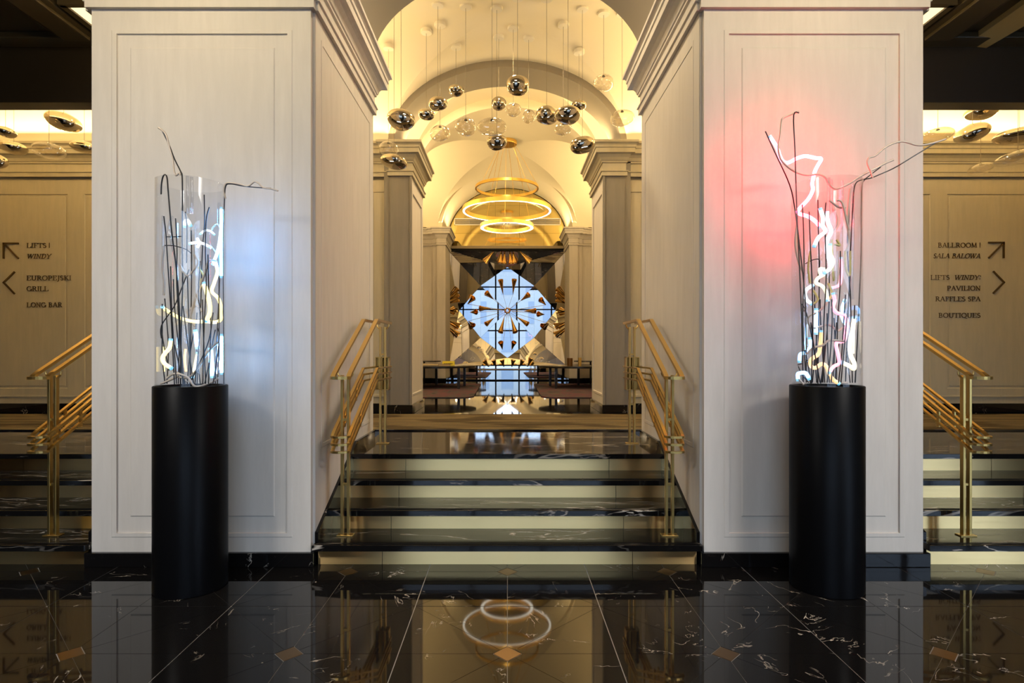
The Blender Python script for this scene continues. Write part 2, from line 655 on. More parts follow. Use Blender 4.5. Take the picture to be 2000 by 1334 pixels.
def carpet_mat():
    m, nt, b, N, L = mat('striped_carpet')
    tc = N.new('ShaderNodeTexCoord')
    mp = N.new('ShaderNodeMapping')
    mp.inputs['Scale'].default_value = (0.22, 1, 1)
    L.new(tc.outputs['Object'], mp.inputs['Vector'])
    wv = N.new('ShaderNodeTexWave')
    wv.bands_direction = 'Y'
    wv.inputs['Scale'].default_value = 2.5
    wv.inputs["Distortion"].default_value = 1.1
    wv.inputs['Detail'].default_value = 2.0
    wv.inputs['Detail Scale'].default_value = 2.0
    L.new(mp.outputs['Vector'], wv.inputs['Vector'])
    r = N.new('ShaderNodeValToRGB')
    e = r.color_ramp.elements
    e[0].position = 0.46
    e[0].color = (0.006, 0.006, 0.010, 1)
    e[1].position = 0.74
    e[1].color = (0.27, 0.21, 0.105, 1)
    L.new(wv.outputs['Fac'], r.inputs['Fac'])
    n = N.new('ShaderNodeTexNoise')
    n.inputs['Scale'].default_value = 1.6
    mp2 = N.new('ShaderNodeMapping')
    mp2.inputs['Scale'].default_value = (0.8, 1.6, 1)
    L.new(tc.outputs['Object'], mp2.inputs['Vector'])
    L.new(mp2.outputs['Vector'], n.inputs['Vector'])
    k = N.new('ShaderNodeMapRange')
    k.inputs['From Min'].default_value = 0.50
    k.inputs['From Max'].default_value = 0.62
    L.new(n.outputs['Fac'], k.inputs['Value'])
    mx = N.new('ShaderNodeMix')
    mx.data_type = 'RGBA'
    mx.blend_type = 'MULTIPLY'
    L.new(k.outputs['Result'], mx.inputs['Factor'])
    L.new(r.outputs['Color'], mx.inputs['A'])
    mx.inputs['B'].default_value = (0.45, 0.42, 0.42, 1)
    L.new(mx.outputs['Result'], b.inputs['Base Color'])
    b.inputs['Roughness'].default_value = 0.95
    b.inputs['Specular IOR Level'].default_value = 0.1
    return m


def rug_mat():
    m, nt, b, N, L = mat('floral_rug')
    tc = N.new('ShaderNodeTexCoord')
    n = N.new('ShaderNodeTexNoise')
    n.inputs['Scale'].default_value = 2.2
    n.inputs['Detail'].default_value = 4
    n.inputs['Distortion'].default_value = 1.5
    L.new(tc.outputs['Object'], n.inputs['Vector'])
    r = N.new('ShaderNodeValToRGB')
    e = r.color_ramp.elements
    e[0].position = 0.36
    e[0].color = (0.045, 0.05, 0.06, 1)
    e[1].position = 0.70
    e[1].color = (0.10, 0.11, 0.08, 1)
    for (p, c) in ((0.46, (0.09, 0.085, 0.09)), (0.535, (0.15, 0.05, 0.07)), (0.58, (0.085, 0.065, 0.085))):
        q = e.new(p)
        q.color = (*c, 1)
    L.new(n.outputs['Fac'], r.inputs['Fac'])
    L.new(r.outputs['Color'], b.inputs['Base Color'])
    b.inputs['Roughness'].default_value = 0.95
    b.inputs['Specular IOR Level'].default_value = 0.1
    return m


CARPET = carpet_mat()
RUG = rug_mat()

# ------------------------------------------------------------------ dimensions
RZ = 0.145                          # step rise
RISE_Y = [3.860, 4.155, 4.450, 4.745]
OVER = 0.066
UP = RZ * 4                         # landing level
X_IN = 1.262                        # inner face of the front pillars
X_OUT = 2.725
PF, PB = 3.83, 5.53                 # front pillar: front and back
CZ0, CZ1 = 3.62, 4.07               # cornice
WB = 7.67                           # rear wall of the corridor
HALL = 16.2                         # mirror wall
HX = 2.7

CORN = [(0, 0), (.028, 0), (.028, .050), (.040, .056), (.040, .066), (.014, .072), (.014, .165), (.030, .172), (.030, .190), (.040, .197),
        (.050, .232), (.072, .262), (.088, .270), (.114, .274), (.114, .330), (.124, .338), (.124, .368), (.134, .384), (.152, .392), (.152, .420), (.140, .428), (-.03, .450)]


def corn(z0, s=1.0):
    return [(a * s, z0 + b * s) for (a, b) in CORN]


# ------------------------------------------------------------------ floor of the entrance room
floor = thing('floor', 'black marble floor with white veins, thin joints and small brass diamonds', 'floor', kind='structure')
PT = 1.009
HP = PT / 2
Y0T = 2.72 - 3 * HP
NX, NY = 9, 6
XW = NX * HP
YW = Y0T + NY * HP
MB().box(-XW, XW, Y0T, YW, -0.06, -0.0022).build('grout_bed', GROUT, floor)
b = MB().box(-13, 13, FRONT_Y - 0.3, Y0T - 0.001, -0.06, 0).box(-13, -XW - .001, Y0T, 5.5, -0.06, 0).box(XW + .001, 13, Y0T, 5.5, -0.06, 0)
b.build('floor_slab', MARB, floor)
tile_cache = {}


def tile_mesh(sx, sy, side):
    key = (sx, sy, side)
    if key in tile_cache:
        return tile_cache[key]
    c = 0.066
    # diamond node at origin, cross node at (HP, HP), corner K
    if side == 0:
        poly = [(c, 0), (HP, 0), (HP, HP), (c / 2, c / 2)]
    else:
        poly = [(c / 2, c / 2), (HP, HP), (0, HP), (0, c)]
    mx = sum(p[0] for p in poly) / 4
    my = sum(p[1] for p in poly) / 4
    poly = [((mx + (p[0] - mx) * .990) * sx, (my + (p[1] - my) * .990) * sy) for p in poly]
    if sx * sy < 0:
        poly.reverse()
    tile_cache[key] = MB().prism(poly, -0.02, 0).mesh('tile', MARB)
    return tile_cache[key]


for i in range(-NX, NX):
    for j in range(NY):
        # nodes (i, j) with j = 3 at y = 2.72; diamonds where both are even relative to it
        jj = j - 3
        for (a, c) in ((i, jj), (i + 1, jj), (i, jj + 1), (i + 1, jj + 1)):
            if a % 2 == 0 and c % 2 == 0:
                sx = 1 if a == i else -1
                sy = 1 if c == jj else -1
                for side in (0, 1):
                    inst(tile_mesh(sx, sy, side), 'tile', (a * HP, 2.72 + c * HP, 0), floor)
dm = MB().prism([(-.0635, 0), (0, -.0635), (.0635, 0), (0, .0635)], -0.02, 0.0004).mesh('diamond_inlay', INLAY)
for i in range(-NX, NX + 1):
    for j in range(-2, 4):
        if i % 2 == 0 and j % 2 == 0:
            inst(dm, 'diamond_inlay', (i * HP, 2.72 + j * HP, 0), floor)

# ------------------------------------------------------------------ stairs
def stairs(x0, x1, label, joints):
    st = thing('staircase', label, 'stairs', ((x0 + x1) / 2, 4.2, 0), kind='structure')
    for k in range(4):
        z0, z1 = k * RZ, (k + 1) * RZ
        ry = RISE_Y[k]
        yb = RISE_Y[k + 1] + 0.02 if k < 3 else 5.98
        if k < 3:
            t = MB().box(x0, x1, ry - OVER, yb, z1 - 0.04, z1)
            t.build('tread', MARB_STEP, st, bevel=0.003)
            g = MB()
            for q in range(3):
                yy = ry - OVER + 0.016 + q * 0.016
                g.box(x0 + .02, x1 - .02, yy, yy + 0.005, z1 - .001, z1 + 0.0015)
            g.build('grip_strip', BLACK, st)
        else:
            MB().box(x0, x1, ry - OVER, yb, z1 - 0.04, z1).build('landing', MARB_STEP, st, bevel=0.003)
        xs = [x0 + .002] + [j for j in joints if x0 < j < x1] + [x1 - .002]
        for a, c in zip(xs[:-1], xs[1:]):
            MB().box(a + .0018, c - .0018, ry, ry + .012, z0, z1 - 0.04).build('riser_panel', RISER, st)
        MB().box(x0, x1, ry + .013, yb - .03, z0 - (0 if k else 0.02), z1 - 0.041).build('step_core', BLACK, st)
    return st


stairs(-X_IN + .002, X_IN - .002, 'central flight of black marble steps with brushed gold risers between the two pillars', [-.82, .82])
stairs(-7.0, -X_OUT, 'left flight of black marble steps with shadowed gold risers beyond the left pillar', [-5.1, -3.9])
stairs(X_OUT, 7.0, 'right flight of black marble steps with gold risers beyond the right pillar', [3.9, 5.1])
# upper floor
uf = thing('floor', 'polished black marble floor of the upper corridor and hall', 'floor', (0, 0, 0), kind='structure')
MB().box(-7, 7, 5.98, 9.2, UP - .1, UP).build('corridor_slab', MARB, uf)
MB().box(-HX, HX, 9.2, HALL + .2, UP - .1, UP).build('hall_slab', MARB, uf)

# ------------------------------------------------------------------ front pillars
def pillar(s):
    # s = -1 left, +1 right; built mirrored
    side = 'left' if s < 0 else 'right'
    pl = thing('pillar_' + side, 'broad pale stone pillar with recessed panels, ' + ('the left one behind the blue neon vase' if s < 0 else 'the right one behind the pink neon vase'), 'pillar', (s * 2.0, 4.6, 0), kind='structure')

    def X(a):
        return a * s
    bx = MB()
    # body behind the panelled skins
    bx.box(min(X(1.275), X(2.705)), max(X(1.275), X(2.705)), 3.885, PB - .01, 0, 4.06)
    bx.build('body', STONE, pl)
    # front pilaster skin
    fr = MB()
    x0, x1 = (-2.704, -1.279) if s < 0 else (1.279, 2.704)
    z0, z1 = 0.0, CZ0 + .05
    W, H = x1 - x0, z1 - z0
    o = 0.128
    ax0, ax1 = 0.128, W - 0.118
    A = (ax0, 0.185, ax1, 3.488)
    A2 = (ax0 + .034, .185 + .028, ax1 - .034, 3.488 - .026)
    B = (ax0 + .118, .318, ax1 - .118, 3.376)
    fr.relief((x0, PF, z0), (1, 0, 0), (0, 0, 1), (0, -1, 0), W, H, [(A, -.003, .006), (A2, .009, .002), (B, .004, .008)])
    for xx in (x0, x1):
        fr.add([(xx, PF, z0), (xx, PF + .06, z0), (xx, PF + .06, z1), (xx, PF, z1)], [(0, 1, 2, 3)])
    fr.add([(x0, PF, z1), (x1, PF, z1), (x1, PF + .06, z1), (x0, PF + .06, z1)], [(0, 1, 2, 3)])
    fr.build('front_panel', STONE, pl)
    # corner returns
    for (xa, xb) in ((1.262, 1.30), (2.69, 2.725)):
        MB().box(min(X(xa), X(xb)), max(X(xa), X(xb)), 3.87, PB, 0, CZ0 + .05).build('corner_strip', STONE, pl, bevel=.004)
    # inner and outer side skins
    for (xf, nx) in ((X_IN, -1), (X_OUT, 1)):
        sd = MB()
        y0, y1 = 3.87, PB
        W, H = y1 - y0, CZ0 + .05
        A = (.115, .74, W - .115, 3.505)
        A2 = (.145, .77, W - .145, 3.478)
        B = (.24, .86, W - .21, 3.40)
        # local u along +y
        sd.relief((X(xf - nx * -.001), y0, 0), (0, 1, 0), (0, 0, 1), (nx * s, 0, 0), W, H, [(A, -.003, .006), (A2, .009, .002), (B, .004, .008)])
        sd.build('side_panel', STONE, pl)
    MB().relief((X(1.262) if s > 0 else X(2.725), PB, 0), (1, 0, 0), (0, 0, 1), (0, 1, 0), 1.463, 4.06, [((.2, .7, 1.26, 3.4), .012, .01)]).build('rear_panel', STONE, pl)
    # cornice around pillar
    plan = [(X(1.262), PB), (X(1.262), 3.87), (X(1.279), 3.87), (X(1.279), PF), (X(2.704), PF), (X(2.704), 3.87), (X(2.725), 3.87), (X(2.725), PB)]
    MB().sweep(plan, corn(CZ0), closed=True, flip=1 if s > 0 else -1).build('cornice', STONE, pl)
    # black marble skirting
    sk = [(X(1.30), 3.84), (X(1.279 - .028), 3.84), (X(1.279 - .028), PF - .028), (X(2.704 + .028), PF - .028), (X(2.704 + .028), 3.86)]
    m = MB()
    m.box(min(X(1.255), X(2.735)), max(X(1.255), X(2.735)), PF - .028, 3.85, 0, .091)
    m.build('skirting', MARB, pl, bevel=.004)
    # raking marble string on the inner and outer stair side
    for (xf, dx) in ((X_IN, -1), (X_OUT, 1)):
        xa, xb = X(xf), X(xf + dx * .022)
        poly = [(3.86, 0), (5.52, 0), (5.52, .655), (4.86, .655), (3.86, .21)]
        m = MB()
        m.slab([(xa, y, z) for (y, z) in poly], (xb - xa, 0, 0), abs(xb - xa))
        m.build('stair_string', MARB, pl)


pillar(-1)
pillar(1)

# ------------------------------------------------------------------ arches and vaults
def arch_block(name, label, a, bb, z0, ztop, xmax, y0, y1, mat_, n=40):
    m = MB()
    xs = [a * math.cos(PI * i / n) for i in range(n + 1)]
    zs = [z0 + bb * math.sin(PI * i / n) for i in range(n + 1)]
    pr = [(xmax, z0)] + list(zip(xs, zs)) + [(-xmax, z0)]
    k = len(pr)
    top = [(p[0], ztop) for p in pr]
    v = [(p[0], y0, p[1]) for p in pr] + [(p[0], y0, p[1]) for p in top] + [(p[0], y1, p[1]) for p in pr] + [(p[0], y1, p[1]) for p in top]
    f = []
    for i in range(k - 1):
        f.append((i, i + 1, k + i + 1, k + i))
        f.append((2 * k + i + 1, 2 * k + i, 3 * k + i, 3 * k + i + 1))
        f.append((i + 1, i, 2 * k + i, 2 * k + i + 1))
        f.append((k + i, k + i + 1, 3 * k + i + 1, 3 * k + i))
    f.append((0, k, 3 * k, 2 * k))
    f.append((k - 1, 3 * k - 1, 4 * k - 1, 2 * k - 1))
    m.add(v, f)
    o = m.build(name, mat_, None, smooth=30)
    return tag(o, label, 'arch', kind='structure')


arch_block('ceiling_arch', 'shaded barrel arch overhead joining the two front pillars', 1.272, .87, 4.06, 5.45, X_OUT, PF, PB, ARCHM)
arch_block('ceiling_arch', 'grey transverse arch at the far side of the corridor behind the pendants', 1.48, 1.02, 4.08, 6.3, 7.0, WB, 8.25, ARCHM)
arch_block('ceiling_arch', 'pale transverse arch inside the far hall before the ring chandelier', 1.62, 1.28, 4.47, 6.6, HX, 10.5, 10.8, VAULT)
arch_block('ceiling_arch', 'pale arch framing the golden lunette above the mirror wall', 1.62, 1.37, 4.47, 6.6, HX, 14.6, 16.07, VAULT)


def groin(name, label, a, bb, z0, y0, y1, xext, n=48):
    c, h = (y0 + y1) / 2, (y1 - y0) / 2
    m = MB()
    th = [PI * i / n for i in range(n + 1)]
    xs = [-a * math.cos(t) for t in th]
    ys = [c - h * math.cos(t) for t in th]
    v, f = [], []
    for i in range(n + 1):
        for j in range(n + 1):
            v.append((xs[i], ys[j], z0 + bb * max(math.sin(th[i]), math.sin(th[j]))))
    for i in range(n):
        for j in range(n):
            q = (i * (n + 1) + j, (i + 1) * (n + 1) + j, (i + 1) * (n + 1) + j + 1, i * (n + 1) + j + 1)
            if (i < n / 2) == (j < n / 2):
                f += [(q[0], q[1], q[2]), (q[0], q[2], q[3])]
            else:
                f += [(q[0], q[1], q[3]), (q[1], q[2], q[3])]
    m.add(v, f)
    for s in (-1, 1):
        v = []
        for x in (s * a, s * xext):
            for j in range(n + 1):
                v.append((x, ys[j], z0 + bb * math.sin(th[j])))
        m.add(v, [(j, j + 1, n + 1 + j + 1, n + 1 + j) for j in range(n)])
    o = m.build(name, VAULT, None, smooth=12)
    return tag(o, label, 'ceiling', kind='structure')


def vault_z(x, y):
    a, bb, z0, y0, y1 = BAY1
    c, h = (y0 + y1) / 2, (y1 - y0) / 2
    zy = math.sqrt(max(0, 1 - ((y - c) / h) ** 2))
    zx = math.sqrt(max(0, 1 - (x / a) ** 2)) if abs(x) < a else 0
    return z0 + bb * max(zx, zy)


BAY1 = (1.56, 1.12, 4.07, PB, WB)
groin('ceiling', 'creamy groin vault over the corridor where the glass pendants hang', *BAY1, 7.0)
groin('ceiling', 'brightly lit groin vault just inside the far hall', 1.75, 1.45, 4.46, 8.25, 10.5, HX)
groin('ceiling', 'golden groin vault above the ring chandelier', 1.72, 1.32, 4.46, 10.8, 14.6, HX)

# ------------------------------------------------------------------ corridor rear wall and second pillars
def rear_wall(s):
    side = 'left' if s < 0 else 'right'
    rw = thing('wall_back_' + side, 'beige panelled corridor wall carrying the bronze ' + side + ' hand direction sign', 'wall', (s * 4.2, WB, UP), kind='structure')
    xa, xb = sorted((s * 1.52, s * 7.0))
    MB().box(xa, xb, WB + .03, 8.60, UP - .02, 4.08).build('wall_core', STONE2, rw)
    # panelled face: panel edge seen at px 165 / 1815
    W, H = xb - xa, CZ0 - UP
    m = MB()
    pe = 5.51
    u = (xb + pe * s * -1 - 0) if False else None
    # one big panel from |x| = 2.2 ... 5.51 -> right edge hidden by pillar; second edge at 5.51
    def ur(x_lo, x_hi):
        lo, hi = sorted((s * x_lo, s * x_hi))
        return lo - xa, hi - xa
    # panels are separate reliefs side by side
    cuts = [(1.52, 1.80), (1.80, 5.62), (5.62, 7.0)]
    for (p, q) in cuts:
        lo, hi = sorted((s * p, s * q))
        w_ = hi - lo
        if w_ > 1:
            e = .11
            m.relief((lo, WB, UP), (1, 0, 0), (0, 0, 1), (0, -1, 0), w_, H, [((e, .33, w_ - e, 2.86), .010, .006), ((e + .03, .36, w_ - e - .03, 2.83), .004, .004)])
        else:
            m.relief((lo, WB, UP), (1, 0, 0), (0, 0, 1), (0, -1, 0), w_, H, [((.05, .25, w_ - .05, H - .15), .008, .006)])
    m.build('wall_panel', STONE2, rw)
    MB().box(xa, xb, WB - .012, WB, UP + .215, UP + .24).build('dado_bead', STONE2, rw, bevel=.004)
    MB().box(xa, xb, WB - .025, WB + .001, UP, UP + .135).build('baseboard', MARB, rw, bevel=.004)
    plan = [(s * 7.0, WB), (s * 1.52, WB), (s * 1.52, 7.62), (s * 1.247, 7.62), (s * 1.247, 8.69), (s * 2.7, 8.69)]
    MB().sweep(plan, corn(CZ0 + .04), closed=False, flip=-1 if s > 0 else 1).build('cornice', STONE2, rw)
    return rw


rear_wall(-1)
rear_wall(1)


def mid_pillar(s):
    side = 'left' if s < 0 else 'right'
    pl = thing('pillar_mid_' + side, 'beige stone pilaster with black skirting on the ' + side + ' of the far hall entrance', 'pillar', (s * 1.4, 8.1, UP), kind='structure')
    xa, xb = sorted((s * 1.262, s * 1.60))
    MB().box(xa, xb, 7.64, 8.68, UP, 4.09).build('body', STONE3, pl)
    lo, hi = sorted((s * 1.247, s * 1.52))
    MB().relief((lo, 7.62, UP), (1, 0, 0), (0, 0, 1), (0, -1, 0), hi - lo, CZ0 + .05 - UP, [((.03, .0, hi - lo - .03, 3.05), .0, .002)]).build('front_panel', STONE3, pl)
    W = 8.69 - 7.62
    MB().relief((s * 1.247, 7.62, UP), (0, 1, 0), (0, 0, 1), (-s, 0, 0), W, CZ0 + .05 - UP, [((.10, .22, W - .10, 2.92), -.004, .006), ((.13, .25, W - .13, 2.89), .012, .003)]).build('side_panel', STONE, pl)
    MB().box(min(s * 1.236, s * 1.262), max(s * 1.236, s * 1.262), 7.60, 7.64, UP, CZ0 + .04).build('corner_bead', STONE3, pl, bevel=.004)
    MB().box(min(s * 1.225, s * 1.55), max(s * 1.225, s * 1.55), 7.595, 8.71, UP, UP + .12).build('skirting', MARB, pl, bevel=.004)


mid_pillar(-1)
mid_pillar(1)

# ------------------------------------------------------------------ far hall walls
def hall_side(s):
    side = 'left' if s < 0 else 'right'
    hw = thing('wall_hall_' + side, 'warm beige ' + side + ' wall of the far hall with stepped pilasters beside the mirror', 'wall', (s * 2.2, 12.0, UP), kind='structure')
    lo, hi = sorted((s * HX, s * (HX + .2)))
    MB().box(lo, hi, 8.6, HALL + .2, UP, 6.6).build('wall_core', STONE, hw)
    for (y0, y1) in ((8.8, 11.6), (11.6, 14.4)):
        MB().relief((s * (HX - .002), y0, UP), (0, 1, 0), (0, 0, 1), (-s, 0, 0), y1 - y0, 3.4, [((.2, .4, y1 - y0 - .2, 3.1), .012, .01)]).build('wall_panel', STONE, hw)
    MB().box(min(s * 1.85, s * HX), max(s * 1.85, s * HX), 14.75, HALL + .1, UP, 4.47).build('pier', STONE, hw)
    MB().box(min(s * 1.74, s * 1.86), max(s * 1.74, s * 1.86), 14.68, HALL + .1, UP, 4.47).build('pilaster', STONE, hw)
    MB().box(min(s * 1.535, s * 1.75), max(s * 1.535, s * 1.75), 14.60, 15.75, UP, 4.47).build('pilaster', STONE, hw)
    plan = [(s * HX, 8.8), (s * HX, 14.75), (s * 1.85, 14.75), (s * 1.85, 14.68), (s * 1.74, 14.68), (s * 1.74, 14.60), (s * 1.535, 14.60), (s * 1.535, 15.75)]
    MB().sweep(plan, corn(4.02, 1.0), closed=False, flip=-1 if s > 0 else 1).build('cornice', STONE, hw)
    m = MB()
    m.sweep(plan, [(0, UP), (.022, UP), (.022, UP + .13), (0, UP + .135)], closed=False, flip=-1 if s > 0 else 1)
    m.build('skirting', MARB, hw)


hall_side(-1)
hall_side(1)

# golden mirrored lunette over the mirror wall (panelled, leaning slightly forward)
lun = thing('wall_lunette', 'golden mirror panels filling the arch above the faceted mirror', 'wall', (0, HALL, 4.2), kind='structure')
LT = math.tan(math.radians(2.6))


def lz(z):
    return HALL - .02 - (z - 4.2) * LT


rows = [4.2, 4.62, 4.95, 5.38, 6.2]
cols = [-1.72, -1.0, -.33, .33, 1.0, 1.72]
for r in range(4):
    for c in range(5):
        g = .0018
        x0, x1, z0, z1 = cols[c] + g, cols[c + 1] - g, rows[r] + g, rows[r + 1] - g
        MB().slab([(x0, lz(z0), z0), (x1, lz(z0), z0), (x1, lz(z1), z1), (x0, lz(z1), z1)], (0, 1, 0), .02).build('mirror_panel', GOLDMIR, lun)
tag(MB().box(-HX, HX, HALL + .02, HALL + .2, UP, 6.6).build('wall_back', DARKBEAM), 'dark end wall of the hall behind the mirrors', 'wall', kind='structure')
# ventilation grille
vg = thing('air_vent', 'long white framed ventilation grille behind the lowest gold ring', 'vent', (0, lz(4.93), 4.93))
x0, x1, z0, z1 = -1.455, 1.455, 4.84, 5.03
yv = lz(4.84) - .03
fm = MB()
for (a, b_, c, d_) in ((x0, x1, z0, z0 + .018), (x0, x1, z1 - .018, z1), (x0, x0 + .018, z0, z1), (x1 - .018, x1, z0, z1)):
    fm.box(a, b_, yv, yv + .03, c, d_)
fm.build('frame', simple('grille_white', (0.95, 0.90, 0.78), 0.5, noise=.03), vg)
GRILLE = simple('grille_grey', (0.30, 0.29, 0.27), 0.5, noise=.05)
sl = MB()
for i in range(7):
    zz = z0 + .03 + i * .0215
    sl.box(x0 + .018, x1 - .018, yv + .008, yv + .02, zz, zz + .011)
sl.build('slats', GRILLE, vg, kind='stuff')
for i in range(1, 7):
    xx = x0 + (x1 - x0) * i / 7
    MB().box(xx - .006, xx + .006, yv + .004, yv + .012, z0 + .018, z1 - .018).build('mullion', GRILLE, vg)

# ------------------------------------------------------------------ entrance room shell
sh = thing('ceiling', 'dark bronze coffered ceiling at the upper corners beyond the pillars', 'ceiling', (0, 0, 4.17), kind='structure')
ZC = 4.165
for s in (-1, 1):
    def bx_(m, xa, xb, y0, y1, z0, z1):
        lo, hi = sorted((s * xa, s * xb))
        m.box(lo, hi, y0, y1, z0, z1)
    m = MB()
    bx_(m, X_OUT, 13, FRONT_Y, 4.70, ZC + .06, ZC + .2)
    bx_(m, 3.58, 13, 4.70, PB, ZC + .06, ZC + .2)
    bx_(m, X_OUT, 3.58, 5.15, PB, ZC + .06, ZC + .2)
    m.build('ceiling_board', DARKCEIL, sh)
    for (xa, xb) in ((3.62, 3.97), (5.2, 5.5), (7.2, 7.5)):
        m = MB()
        bx_(m, xa, xb, FRONT_Y, 5.2, ZC, ZC + .06)
        bx_(m, xa + .06, xb - .06, FRONT_Y, 5.2, ZC - .03, ZC)
        m.build('ceiling_rib', DARKCEIL, sh, bevel=.008)
    m = MB()
    bx_(m, X_OUT, 13, 5.2, PB, ZC, ZC + .06)
    m.build('ceiling_rib', DARKCEIL, sh, bevel=.008)
    m = MB()
    bx_(m, X_OUT, 3.53, 4.73, 5.15, ZC + .005, ZC + .03)
    m.build('light_slot', COVELIT, sh)
    m = MB()
    bx_(m, X_OUT, 3.58, 4.68, 4.73, ZC - .01, ZC + .2)
    bx_(m, X_OUT, 3.58, 5.15, 5.17, ZC, ZC + .2)
    bx_(m, 3.53, 3.585, 4.70, 5.15, ZC - .01, ZC + .2)
    m.build('slot_frame', DARKCEIL, sh)
    tag(MB().box(min(s * X_OUT, s * 13), max(s * X_OUT, s * 13), 5.36, PB, 3.66, ZC + .2).build('beam', DARKBEAM), 'plain dark brown beam spanning above the ' + ('left' if s < 0 else 'right') + ' side stairs', 'beam', kind='structure')
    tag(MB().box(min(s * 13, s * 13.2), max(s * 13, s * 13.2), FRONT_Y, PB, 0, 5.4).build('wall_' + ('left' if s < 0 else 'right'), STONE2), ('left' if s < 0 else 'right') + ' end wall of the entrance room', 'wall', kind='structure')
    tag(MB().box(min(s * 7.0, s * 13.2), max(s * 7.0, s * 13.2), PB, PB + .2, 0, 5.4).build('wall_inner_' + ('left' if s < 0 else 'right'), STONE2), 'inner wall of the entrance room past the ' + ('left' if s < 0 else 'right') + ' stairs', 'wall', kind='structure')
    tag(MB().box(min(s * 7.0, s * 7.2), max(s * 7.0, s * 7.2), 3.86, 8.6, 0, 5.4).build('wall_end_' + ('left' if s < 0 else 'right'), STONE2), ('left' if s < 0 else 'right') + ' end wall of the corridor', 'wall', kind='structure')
# curved bronze soffit at the upper right
arcp = []
for i in range(13):
    t = i / 12
    yy = 5.45 - 2.2 * t
    arcp.append((4.165 - .02 * t - .55 * t * t * .3, 4.355 + .10 * t + .25 * t * t, yy))
m = MB()
for q in range(12):
    a, c = arcp[q], arcp[q + 1]
    v = [(a[0], a[2], ZC + .012), (a[1], a[2], ZC - .01), (c[1], c[2], ZC - .01), (c[0], c[2], ZC + .012)]
    m.slab(v, (0, 0, 1), .05)
tag(m.build('ceiling_trim', simple('gilded_soffit', (0.62, 0.45, 0.18), 0.5, noise=.05)), 'curved gilded strip across the dark ceiling at the upper right', 'trim', kind='structure')
tag(MB().box(-X_OUT, X_OUT, FRONT_Y, PF, 5.2, 5.4).build('ceiling', VAULT), 'pale raised ceiling of the entrance room before the pillars', 'ceiling', kind='structure')
m = MB()
for s in (-1, 1):
    m.box(min(s * X_OUT, s * (X_OUT + .1)), max(s * X_OUT, s * (X_OUT + .1)), FRONT_Y, PF - .2, ZC, 5.4)
tag(m.build('trim_1', VAULT), 'upstand edges of the raised entrance ceiling', 'trim', kind='structure')
# street front: wall with three window openings
wf = thing('wall_front', 'street wall of the entrance room behind the viewer', 'wall', (0, FRONT_Y, 0), kind='structure')
xs = sorted([-13] + [x for p in WINS for x in p] + [13])
m = MB()
m.box(-13, 13, FRONT_Y - .25, FRONT_Y, 3.95, 5.4)
for i in range(0, len(xs), 2):
    m.box(xs[i], xs[i + 1], FRONT_Y - .25, FRONT_Y, 0, 3.95)
m.build('wall_core', STONE2, wf)
for k, (x0, x1) in enumerate(WINS):
    wn = thing('window_%d' % (k + 1), 'tall dark framed street window number %s behind the viewer' % ('one', 'two', 'three')[k], 'window', ((x0 + x1) / 2, FRONT_Y, 0), kind='structure')
    f = MB()
    n = max(2, round((x1 - x0) / 1.45))
    for i in range(n + 1):
        xx = x0 + (x1 - x0) * i / n
        f.box(xx - .045, xx + .045, FRONT_Y - .16, FRONT_Y - .06, 0, 3.95)
    for zz in (0.0, 2.62, 3.87):
        f.box(x0, x1, FRONT_Y - .15, FRONT_Y - .07, zz, zz + .08)
    f.build('window_frame', BLACK, wn)
    for i in range(n):
        a, c = x0 + (x1 - x0) * i / n + .045, x0 + (x1 - x0) * (i + 1) / n - .045
        MB().box(a, c, FRONT_Y - .118, FRONT_Y - .112, .08, 3.87).build('pane', PANE, wn)
# street outside
tag(MB().box(-30, 30, -40, FRONT_Y - .25, -.3, -.1).build('street', ASPHALT), 'grey street paving outside the windows', 'street', kind='structure')
bd = thing('building', 'pale stone building across the street seen in the mirrors', 'building', (0, -26, 0), kind='structure')
MB().box(-24, 24, -28, -26, -.1, 5.2).build('facade', CONCRETE, bd)
MB().box(-24, 24, -26.0, -25.8, 5.0, 5.3).build('string_course', CONCRETE, bd)
wm = MB().box(-.6, .6, -.06, .02, 0, 2.2).mesh('facade_window', DARKGLASS)
for i in range(-9, 10):
    inst(wm, 'facade_window', (i * 2.4, 0.0, 1.4), bd)

# ------------------------------------------------------------------ carpets
o = MB().box(-6.98, 6.98, 6.0, 7.52, UP, UP + .012).build('runner_carpet', CARPET)
tag(o, 'long runner carpet with wavy ochre and navy stripes along the corridor', 'carpet')
NAVY = simple('navy_pile', (0.012, 0.018, 0.05), 0.95, noise=.2)
for i, x in enumerate((-4.6, -3.6, -2.05, -1.25, -.72, -.18, .42, .92, 1.28, 2.2, 3.4, 4.5)):
    MB().box(x - .09 - .02 * (i % 3), x + .09, 6.0, 6.035, UP + .0115, UP + .0125).build('navy_stripe', NAVY, o)
for s in (-1, 1):
    pts = [(2.62, 10.2), (2.62, 14.45), (.70, 14.45), (.64, 14.2), (.60, 10.5), (.68, 10.28), (.82, 10.2)]
    poly = [(x * s, y) for (x, y) in pts]
    o = MB().prism(poly if s < 0 else poly[::-1], UP, UP + .014).build('area_rug', RUG)
    tag(o, 'muted grey and rose floral rug under the ' + ('left table with the yellow card' if s < 0 else 'right table with the candle holders'), 'rug')

